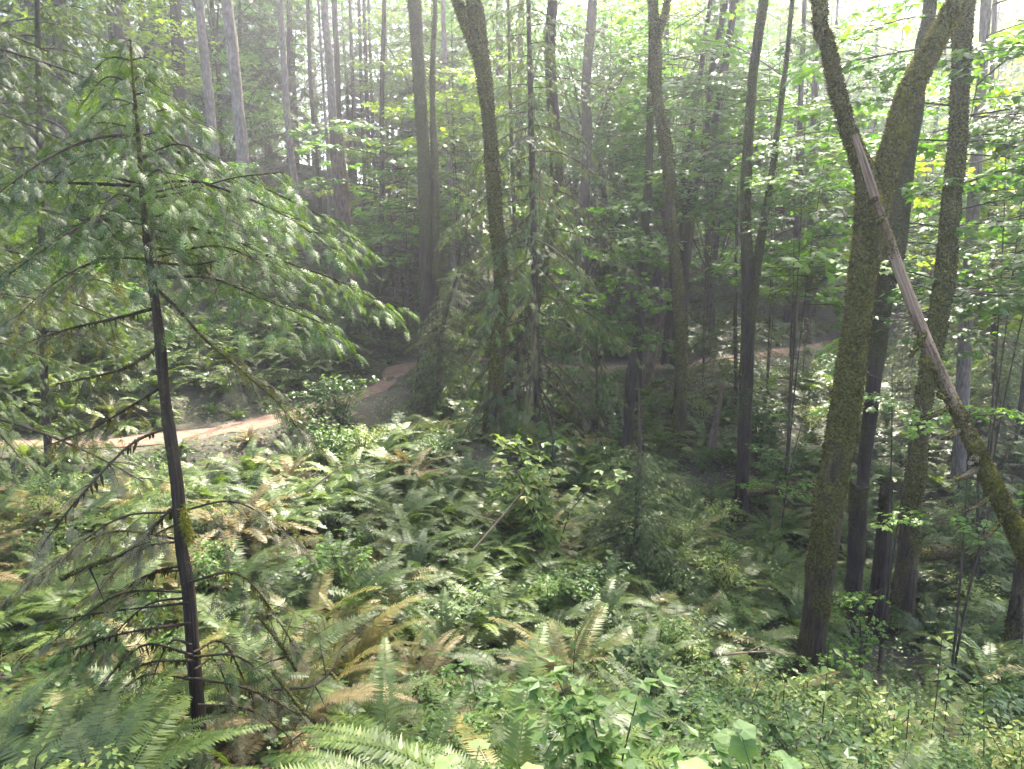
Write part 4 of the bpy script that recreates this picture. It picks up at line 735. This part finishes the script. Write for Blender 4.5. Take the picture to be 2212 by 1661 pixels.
def bip_frond(rng, mat):
    t = np.linspace(0, 1, 10); c = np.c_[t*.95, .05*np.sin(3*t), .75*t - .78*t**2.2]; mb = MB(); tube(mb, c, np.linspace(.007, .002, 10), 3)
    vq = []
    for i in range(13):
        u = .28 + .71*i/13; p, d = sample_axis(c, np.array([u])); p, d = p[0], d[0]/np.linalg.norm(d[0]); l = .30*(1-((u-.28)/.74))**.75*rng.uniform(.85, 1.1) + .02
        for s in (-1, 1):
            dr = np.array([0, s, 0])*.9 + d*.42 + np.array([0, 0, -.10+rng.normal(0, .07)]); dr /= np.linalg.norm(dr); pp = np.cross([0, 0, 1], dr)
            for m in range(9):
                w = (m+.4)/9; b = p + dr*l*w + np.array([0, 0, -.10*l*w*w]); ll = l*.2*(1-w*.75)
                for s2 in (-1, 1): vq += diamond(b, pp*s2*.9 + dr*.3 + np.array([0, 0, -.1]), ll, l/9*1.05, (0, 0, 1), 0, .25)
    v, f = quads(vq); mb.add(v, f); return mb.mesh('frond', [mat])
FR = {}
for key, mat in (('g', M_fern), ('y', M_fern_y), ('b', M_fern_b)):
    rg = np.random.default_rng(5); FR[key] = [frond_mesh(rg, 52, mat, rg.uniform(58, 82), rg.uniform(-55, -5), rg.uniform(.085, .11)).mesh('frond', [mat]) for _ in range(7)]
rg = np.random.default_rng(6); BR = {'y': [bip_frond(rg, M_bracken) for _ in range(4)], 'b': [bip_frond(rg, M_fern_b) for _ in range(3)]}
def fern_parts(rng, n):                                    # azimuth, lean, roll, length of each frond
    a = np.arange(n)*2.399 + rng.uniform(-.35, .35, n); return a, rng.normal(.05, .22, n), rng.normal(0, .12, n), rng.uniform(.7, 1.1, n)
FERN_VAR = []
for key in 'ggggyb':
    rg = np.random.default_rng(40+len(FERN_VAR)); mb = MB(); n = 21; a, l, r_, ln = fern_parts(rg, n); mat = {'g': M_fern, 'y': M_fern_y, 'b': M_fern_b}[key]; tm = [frond_mesh(rg, 28, mat, rg.uniform(58, 82), rg.uniform(-55, -5)) for _ in range(4)]
    for k in range(n):
        t = tm[k % 4]; v = np.concatenate(t.v); rm = rotm([a[k]], [l[k]], [r_[k]])[0]; off = mb.n; mb.v.append(v@rm.T*ln[k]); mb.f += [(f+off, 0) for f, _ in t.f]; mb.n += len(v); mb.tc.append(v); mb.ms.append(np.zeros(len(v)))
    FERN_VAR.append((key, mb.mesh('fern', [mat])))
rg = np.random.default_rng(60); FERN_LO = []
for _ in range(3):
    mb = MB(); n = 12; a, l, r_, ln = fern_parts(rg, n); t = frond_mesh(rg, 11, M_fern, 70, -30, .13, 6)
    for k in range(n): v = np.concatenate(t.v); rm = rotm([a[k]], [l[k]], [r_[k]])[0]; mb.add(v@rm.T*ln[k], np.concatenate([f for f, _ in t.f]))
    FERN_LO.append((np.concatenate(mb.v), np.concatenate([f for f, _ in mb.f])))
def zone(x, y):
    d, k = trail_d([[x, y]]); px = W2/2 + FPX*x/max(y, .1)
    beyond = y > np.interp(x, TRc[:, 0], TRc[:, 1])
    if beyond: return 'on the bank above the trail' if px < 850 else ('on the bank past the far trail' if px < 1800 else 'in the wood across the ravine')
    if y < 6.2: return 'at the foot of the cedar sapling' if x < -.6 else 'on the near bank above the ravine'
    if px > 1450: return 'on the ravine floor' if px > 1650 and y > 8 else 'on the steep side of the ravine'
    if d[0] < 2.2: return 'along the lower edge of the trail'
    if y > 12.5: return 'around the golden mossy maple'
    if px < 700: return 'on the slope behind the cedar sapling'
    return 'on the open sunny slope'
rng = np.random.default_rng(303); FP = []
WEDGE = [(P(a, b, d)[0], P(a, b, d)[1]) for a, b, d in [(1738, 1515, 10.9), (1840, 1350, 12.9), (1900, 1375, 12.9), (1945, 1335, 13.2), (1600, 1122, 17), (1465, 958, 20), (1062, 930, 17)]]
def hides(x, y): return any(b-2.4 < y < b and abs(x-a*y/b) < .42 for a, b in WEDGE)
def free(x, y, r, pts):
    if hides(x, y): return False
    return _free(x, y, r, pts)
def _free(x, y, r, pts): return all((x-a)**2+(y-b)**2 > r*r for a, b in pts) and all((x-a)**2+(y-b)**2 > (c+.15)**2 for a, b, c in BASES)
cand = []
for _ in range(10500):
    px = rng.uniform(-150, 2360); y = 3.4 + 36*rng.uniform()**1.15; x = (px-W2/2)/FPX*y*1.03
    d = trail_d([[x, y]])[0][0]
    beyond = y > np.interp(x, TRc[:, 0], TRc[:, 1])
    if d < .8: continue
    zn = zone(x, y); dens = {'on the ravine floor': .28, 'on the near bank above the ravine': .45 if x < .6 else .1, 'on the steep side of the ravine': .3, 'on the bank past the far trail': .5, 'in the wood across the ravine': .4, 'at the foot of the cedar sapling': .7, 'along the lower edge of the trail': .35}.get(zn, .85)
    if x > 1.2 and y < 9: dens *= .18
    if y < 5.6 and x > -.9: dens *= .2
    if y < 5.5 and abs(x+.411*y) < .8: continue
    if y > 20 and d > 4.5 and rng.uniform() < .62: continue
    if rng.uniform() > dens: continue
    r = .55 if y < 14 or (beyond and d < 4.5 and px < 900) else .8
    if not free(x, y, r, FP): continue
    FP.append((x, y)); cand.append((x, y, zn))
cand.sort(key=lambda c: c[1]); NEAR_FERN = 62; fern_total = 0; rest = MB(); nfr = 0
for k, (x, y, zn) in enumerate(cand):
    g = gz(x, y); lit = in_sun_window(np.array([x, y, g])); u = rng.uniform()
    size = rng.uniform(1.0, 1.45); dt = trail_d([[x, y]])[0][0]
    if dt < 2.4 and y < np.interp(x, TRc[:, 0], TRc[:, 1]): size = rng.uniform(.5, .8)
    elif dt < 1.4: size = rng.uniform(.5, .8)
    key = 'g' if u < (.78 if lit else .92) or y < 5.5 else ('y' if u < (.96 if lit else .99) else 'b')
    if fern_total >= 296:
        tv, tf = FERN_LO[int(rng.integers(3))]; rm = rotm([rng.uniform(0, 6.28)], [0.], [0.])[0]; rest.add(tv@rm.T*size + [x, y, g-.03], tf); continue
    cname = {'g': 'deep green', 'y': 'yellowing', 'b': 'bronze withered'}[key]; sname = 'large' if size > 1.3 else ('medium' if size > 1.15 else 'small')
    if fern_total < NEAR_FERN:
        if rng.uniform() < (.2 if x < -.9 or y > 6.5 else .4) and y > 5.2 and (lit or y < 6.5): 
            bk = 'b' if rng.uniform() < .2 and y > 5.5 else 'y'; n = int(rng.integers(3, 6)); lab = f"{'tan' if bk == 'b' else 'pale green'} lacy bracken fern {landmark(x, y) or zn}"; root = thing('bracken_fern', lab, 'fern', (x, y, g-.02), (0, 0, rng.uniform(0, 6.28)), size*.95, group=lab)
            for m in range(n): ob('frond', BR[bk][int(rng.integers(len(BR[bk])))], root, (rng.normal(0, .06), rng.normal(0, .06), 0), (rng.normal(0, .15), rng.normal(-.1, .25), m*2.2+rng.uniform(-.5, .5)), rng.uniform(.7, 1.1))
        else:
            n = int(rng.integers(15, 24)); a, l, r_, ln = fern_parts(rng, n); lab = f'{sname} {cname} sword fern {landmark(x, y) or zn}'
            root = thing('sword_fern', lab, 'fern', (x, y, g-.03), (0, 0, rng.uniform(0, 6.28)), size, group=lab)
            for m in range(n): ob('frond', FR[key if rng.uniform() < .95 else 'y'][int(rng.integers(7))], root, (0, 0, 0), (r_[m], l[m], a[m]), ln[m])
    else:
        me = [v for kk, v in FERN_VAR if kk == key]; lab = f'{sname} {cname} sword fern {landmark(x, y) or zn}'
        thing('sword_fern', lab, 'fern', (x, y, g-.03), (rng.normal(0, .08), rng.normal(0, .08), rng.uniform(0, 6.28)), size, lab, me[int(rng.integers(len(me)))])
    fern_total += 1
if rest.n: o = ob('distant_ferns', rest.mesh('distant_ferns', [M_fern])); o['kind'] = 'stuff'; o['label'] = 'mass of small ferns on the banks past the trail'; o['category'] = 'ferns'

# ------------------------------------------------------------------ shrubs
def shrub_mesh(rng, H, nst, per, lsize, mat, spread=.55, layered=.3, tri=False):
    st, fo = MB(), MB()
    for s in range(nst):
        a = rng.uniform(0, 2*pi); r = spread*H*rng.uniform(.3, 1.1); h = H*rng.uniform(.65, 1.05); pw = np.array([[0, 0, -.05], [cos(a)*r*.3, sin(a)*r*.3, h*.55], [cos(a)*r*.75, sin(a)*r*.75, h*.9], [cos(a)*r*1.1, sin(a)*r*1.1, h*rng.uniform(.8, 1.0)]])
        tube(st, pw, [.007, .005, .004, .002], 4); ax, _ = catmull(pw, np.zeros(4), .06); t = rng.uniform(.25, 1, per); p, d = sample_axis(ax, t)
        y = rng.uniform(0, 2*pi, per); off = rng.uniform(.0, .28, per)*H*.5; p = p + np.c_[np.cos(y)*off, np.sin(y)*off, rng.normal(0, .03, per)]
        sz = lsize*rng.uniform(.55, 1.3, per)
        if tri:
            for da in (-.9, 0, .9): stamp(fo, *LEAF, rotm(y+da, rng.normal(.2, .25, per), rng.normal(0, .3, per)), sz, p)
        else: stamp(fo, *LEAF, rotm(y, rng.normal(.15, .32, per), rng.normal(0, .35, per)), sz, p)
    return st.mesh('stems', [M_twig], True, True), fo.mesh('foliage', [mat])
rg = np.random.default_rng(8)
SH = {'light': [shrub_mesh(rg, .9, 14, 60, .065, M_shrub_l) for _ in range(3)], 'green': [shrub_mesh(rg, .8, 14, 56, .072, M_shrub, .6) for _ in range(3)],
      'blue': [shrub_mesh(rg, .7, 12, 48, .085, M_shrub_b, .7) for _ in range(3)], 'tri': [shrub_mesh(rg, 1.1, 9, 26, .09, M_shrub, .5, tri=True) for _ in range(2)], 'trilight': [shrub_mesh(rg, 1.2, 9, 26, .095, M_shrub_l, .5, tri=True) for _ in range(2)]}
SN = {'light': ('huckleberry_bush', 'yellow-green small-leaved huckleberry bush'), 'green': ('snowberry_bush', 'mid-green round-leaved bush'), 'blue': ('salal_bush', 'bluish-green broad-leaved bush'), 'tri': ('salmonberry_bush', 'dark green bush with three-part leaves'), 'trilight': ('salmonberry_bush', 'bright bush with pale three-part leaves')}
def shrub(x, y, kind, size, zn, label=None):
    n, lab = SN[kind]; s, f = SH[kind][int(rng.integers(len(SH[kind])))]; root = thing(n, label or f'{lab} {landmark(x, y) or zn}', 'bush', (x, y, gz(x, y)), (0, 0, rng.uniform(0, 6.28)), size, None if label else f'{lab} {landmark(x, y) or zn}')
    ob('stems', s, root); ob('foliage', f, root)
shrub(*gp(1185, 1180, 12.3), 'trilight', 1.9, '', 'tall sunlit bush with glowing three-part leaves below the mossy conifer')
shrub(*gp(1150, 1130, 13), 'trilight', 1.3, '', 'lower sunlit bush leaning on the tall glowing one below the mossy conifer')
shrub(*gp(700, 1000, 14.8), 'green', 1.5, '', 'rounded leafy bush hiding part of the trail')
shrub(*gp(735, 915, 18.6), 'green', 1.7, '', 'tall leafy bush on the lower trail edge before the bend')
shrub(*gp(690, 925, 18.0), 'tri', 1.4, '', 'dark three-part-leaved bush on the lower trail edge before the bend')
shrub(*gp(640, 930, 17), 'light', 1.3, '', 'pale leafy bush at the trail bend')
shrub(*gp(1640, 960, 19), 'tri', 1.7, '', 'dense dark bush under the slender forked maple')
SHP = []; cnt = 0
for _ in range(6000):
    if cnt >= 285: break
    px = rng.uniform(-100, 2350); y = 3.0 + 26*rng.uniform()**1.2; x = (px-W2/2)/FPX*y*1.03; d = trail_d([[x, y]])[0][0]
    if d < (1.1 if y > np.interp(x, TRc[:, 0], TRc[:, 1]) else 1.8): continue
    zn = zone(x, y); near_r = x > .8 and y < 10.5
    dens = .95 if near_r else {'on the ravine floor': .9, 'on the steep side of the ravine': .8, 'on the bank past the far trail': .6, 'in the wood across the ravine': .7, 'along the lower edge of the trail': .7, 'on the near bank above the ravine': .9}.get(zn, .13)
    if rng.uniform() > dens or not free(x, y, .34 if y < 10 else .68, SHP): continue
    SHP.append((x, y)); u = rng.uniform()
    if near_r: kind = 'light' if u < .35 else ('blue' if u < .6 else ('green' if u < .9 else 'tri'))
    else: kind = 'green' if u < .4 else ('tri' if u < .6 else ('blue' if u < .8 else 'light'))
    shrub(x, y, kind, rng.uniform(.7, 1.1) if y > 5 else rng.uniform(.5, .8), zn); cnt += 1

# ------------------------------------------------------------------ broad leaves at the near edge and thin saplings
def broad_plant(label, leaves, base_xy, stem_d):
    b = np.array([base_xy[0], base_xy[1], gz(*base_xy)]); root = thing('thimbleberry', label, 'plant', b); rg = np.random.default_rng(int(abs(base_xy[0])*997) + 3)
    for (x, y, d, size, yaw, pitch, roll) in leaves:
        p = P(x, y, d)-b; v, f = maple_leaf(rg, True); mb = MB()
        mid = p*.55 + [0, 0, .06]; tube(mb, np.array([[0, 0, -.05], mid, p]), [.005, .004, .0025], 5, 0, .06); ob('stem', mb.mesh('stem', [M_broad], True), root)
        mb = MB()                                        # finer, softly lobed blade
        n = 48; th = np.linspace(-2.75, 2.75, n); rr = .62*(1 - .17*np.cos(th*2.55+pi)**2*1.0) * (.86+.14*np.cos(th)) * (1 + .035*np.sin(th*23)); rr = rr*(.85+.5*np.exp(-(abs(th)/.34)**1.5)+.42*np.exp(-(abs(abs(th)-1.15)/.30)**1.5)+.16*np.exp(-((abs(th)-2.2)/.25)**2))
        ctr = np.array([.12, 0, .02]); rings = [np.c_[.12+rr*q*np.cos(th), rr*q*np.sin(th), -.18*(rr*q)**2 + .03*np.cos(th*5)*q] for q in (.33, .66, 1.0)]
        vv = np.vstack([ctr[None], *rings]); fs = []
        k = np.arange(n-1); mb.add(vv, np.stack([k*0, 1+k, 2+k], -1)); mb.f.append((np.concatenate([np.stack([1+r*n+k, 1+(r+1)*n+k, 2+(r+1)*n+k, 2+r*n+k], -1) for r in range(2)]), 0))
        ob('leaf', mb.mesh('leaf', [M_broad], True), root, p, (roll, pitch, yaw), size*.85)
broad_plant('pale three-lobed thimbleberry leaf held above two others at the near bank', [(1035, 1612, 2.5, .085, 1.6, .15, .1), (975, 1652, 2.35, .10, 2.4, .1, -.1), (1140, 1665, 2.3, .085, .6, .1, 0)], (-.2, 1.9), 2.4)
broad_plant('thimbleberry with flat grey-green leaves lying almost level', [(1375, 1658, 2.3, .075, 1.8, .05, .05), (1500, 1668, 2.2, .12, 1.2, .05, 0)], (.55, 1.75), 2.2)
broad_plant('thimbleberry with one big leaf hanging straight down', [(1600, 1578, 2.5, .09, .4, -.05, .25), (1580, 1590, 2.55, .085, 2.8, .15, -.1), (1605, 1600, 2.5, .11, -1.5, 1.25, .1), (1690, 1640, 2.4, .115, .2, .35, .1)], (.85, 1.95), 2.4)
def sapling(label, xy, h, n, seed):
    rg = np.random.default_rng(seed); b = np.array([*xy, gz(*xy)]); root = thing('alder_seedling', label, 'plant', b, group='thin seedlings among the bushes'); e = np.array([rg.normal(0, .08), rg.normal(0, .08), h]); mb = MB()
    pw = np.array([[0, 0, -.05], e*.5 + [rg.normal(0, .03), 0, 0], e]); tube(mb, pw, [.007, .005, .003], 6, 0, .1); ob('stem', mb.mesh('stem', [M_twig], True, True), root)
    ax, _ = catmull(pw, np.zeros(3), .05); t = rg.uniform(.45, 1, n); p, _ = sample_axis(ax, t); y = rg.uniform(0, 6.28, n); mb = MB(); stamp(mb, *LEAF, rotm(y, rg.normal(.3, .25, n), rg.normal(0, .3, n)), rg.uniform(.07, .13, n), p + np.c_[np.cos(y)*.03, np.sin(y)*.03, y*0]); ob('foliage', mb.mesh('foliage', [M_shrub_l]), root)
for k, (x, y, d, h) in enumerate([(1760, 1640, 6.2, 1.5), (1850, 1640, 6.8, 1.3), (2000, 1640, 6.5, 1.6), (2040, 1640, 7.2, 1.7), (1700, 1640, 7, 1.1), (2140, 1640, 6.2, 1.2), (1930, 1640, 5.2, .9), (1240, 1600, 7.5, 1.3)]): sapling('thin upright seedling with broad leaves among the low bushes', gp(x, y, d), h, 16, 900+k)

# ------------------------------------------------------------------ fallen twigs
rng = np.random.default_rng(55)
def twig(label, pts, w, mat=M_deadtwig, moss=0):
    pw = np.array([P(*a) for a in pts]); b = pw[0].copy(); b[2] = min(b[2], gz(b[0], b[1])+.3); root = thing('dead_branch', label, 'branch', b); mb = MB(); ax, rr = catmull(pw-b, np.linspace(w, w*.3, len(pw)), .06); v, nr, ms = tube(mb, ax, rr, 7, 0, None, .1, 8, moss); ob('stem', mb.mesh('stem', [mat], True, True), root)
    for k in range(3):
        i = int(rng.uniform(.3, .9)*len(ax)); d = rng.normal(size=3)*[1, .6, .5]; d /= np.linalg.norm(d); mb = MB(); tube(mb, np.array([ax[i], ax[i]+d*.15, ax[i]+d*.32+[0, 0, -.03]]), [w*.5, w*.35, w*.15], 5); ob('twig', mb.mesh('twig', [mat], True, True), root)
    if moss > .5: t = moss_tufts(v, nr, np.ones_like(ms), rng, 900, .022, 0); mo = ob('moss', t.mesh('moss', [M_moss]), root); mo['kind'] = 'stuff'
twig('pale forked dead branch lying across the bushes by the forked maple', [(1560, 1415, 9.0), (1640, 1408, 9.2), (1720, 1412, 9.5)], .016)
twig('thin bent dead branch over the ferns below the trail', [(660, 1065, 10.5), (740, 1010, 10.8), (830, 1000, 11)], .013)
twig('bare twig propped in the ferns on the sunny slope', [(1020, 1190, 9.8), (1080, 1120, 10), (1130, 1060, 10.2)], .014)
twig('yellow-mossed bent branch on the ground by the cedar sapling', [(590, 1450, 5.2), (660, 1540, 5.0), (760, 1630, 4.8)], .016, M_cedarbark, 1.0)
twig('second yellow-mossed branch curving past the cedar sapling', [(560, 1330, 5.6), (610, 1400, 5.5), (640, 1450, 5.4)], .014, M_cedarbark, 1.0)
twig('mossy horizontal branch low in front of the cedar sapling', [(130, 1250, 5.2), (230, 1210, 5.3), (300, 1190, 5.4)], .014, M_cedarbark, 1.0)
twig('dark crooked dead branch over the bracken', [(590, 1490, 5.4), (680, 1480, 5.5), (720, 1440, 5.6), (735, 1400, 5.7)], .012, M_twig)

# ------------------------------------------------------------------ ground cover and litter
rng = np.random.default_rng(91)
def scatter(n, ymax, tm, mat, name, label, size, zr, cond, cat, seed):
    rg = np.random.default_rng(seed); px = rg.uniform(-120, 2330, n); y = 2.2 + ymax*rg.uniform(0, 1, n)**1.3; x = (px-W2/2)/FPX*y*1.03; q = np.c_[x, y]; d, _ = trail_d(q); ok = cond(q, d, rg); q = q[ok]; n = len(q); z = ground(q) + rg.uniform(*zr, n)
    mb = MB(); stamp(mb, *tm, rotm(rg.uniform(0, 6.28, n), rg.normal(.1, .3, n), rg.normal(0, .3, n)), size*rg.uniform(.6, 1.4, n), np.c_[q, z]); o = ob(name, mb.mesh(name, [mat])); o['kind'] = 'stuff'; o['label'] = label; o['category'] = cat
patch = lambda q, f, o: noise(np.c_[q, q[:, 0]*0]+o, f)
scatter(60000, 34, LEAF1, M_shrub, 'ground_cover', 'low green leaves covering the forest floor', .075, (.03, .26), lambda q, d, r: (d > .75) & (patch(q, .8, 0) > -.6), 'plants', 1)
scatter(42000, 34, LEAF1, M_shrub_l, 'trailside_cover', 'small bright leaves fringing the trail', .06, (.02, .16), lambda q, d, r: (d > .42 + .25*r.uniform(size=len(d))) & (d < 3.0), 'plants', 4)
scatter(55000, 26, LEAF1, M_shrub_b, 'ivy_cover', 'bluish low leaves on the ravine floor', .06, (.05, .35), lambda q, d, r: (d > .8) & (q[:, 0] > .5) & (patch(q, .7, 4) > -.2), 'plants', 2)
scatter(26000, 28, LEAF1, M_dead, 'leaf_litter', 'fallen brown leaves strewn over soil and trail', .06, (.0, .03), lambda q, d, r: (d > .45) | (r.uniform(size=len(d)) < .6), 'leaves', 3)

# ------------------------------------------------------------------ haze in the air
mb = MB(); lo, hi = np.array([-95, -12, -4.0]), np.array([95, 95, 48.0]); v = np.array([[x, y, z] for x in (lo[0], hi[0]) for y in (lo[1], hi[1]) for z in (lo[2], hi[2])])
mb.add(v, np.array([[0, 1, 3, 2], [4, 6, 7, 5], [0, 4, 5, 1], [2, 3, 7, 6], [0, 2, 6, 4], [1, 5, 7, 3]]))
m, t, N, L = nodes('haze'); pv = N('VolumePrincipled'); pv.inputs['Color'].default_value = (.95, .96, 1, 1); pv.inputs['Density'].default_value = .0028; pv.inputs['Anisotropy'].default_value = .74
out = N('OutputMaterial'); L(pv.outputs[0], out.inputs['Volume']); o = ob('haze', mb.mesh('haze', [m])); o['kind'] = 'stuff'; o['label'] = 'thin bright haze in the forest air'; o['category'] = 'haze'
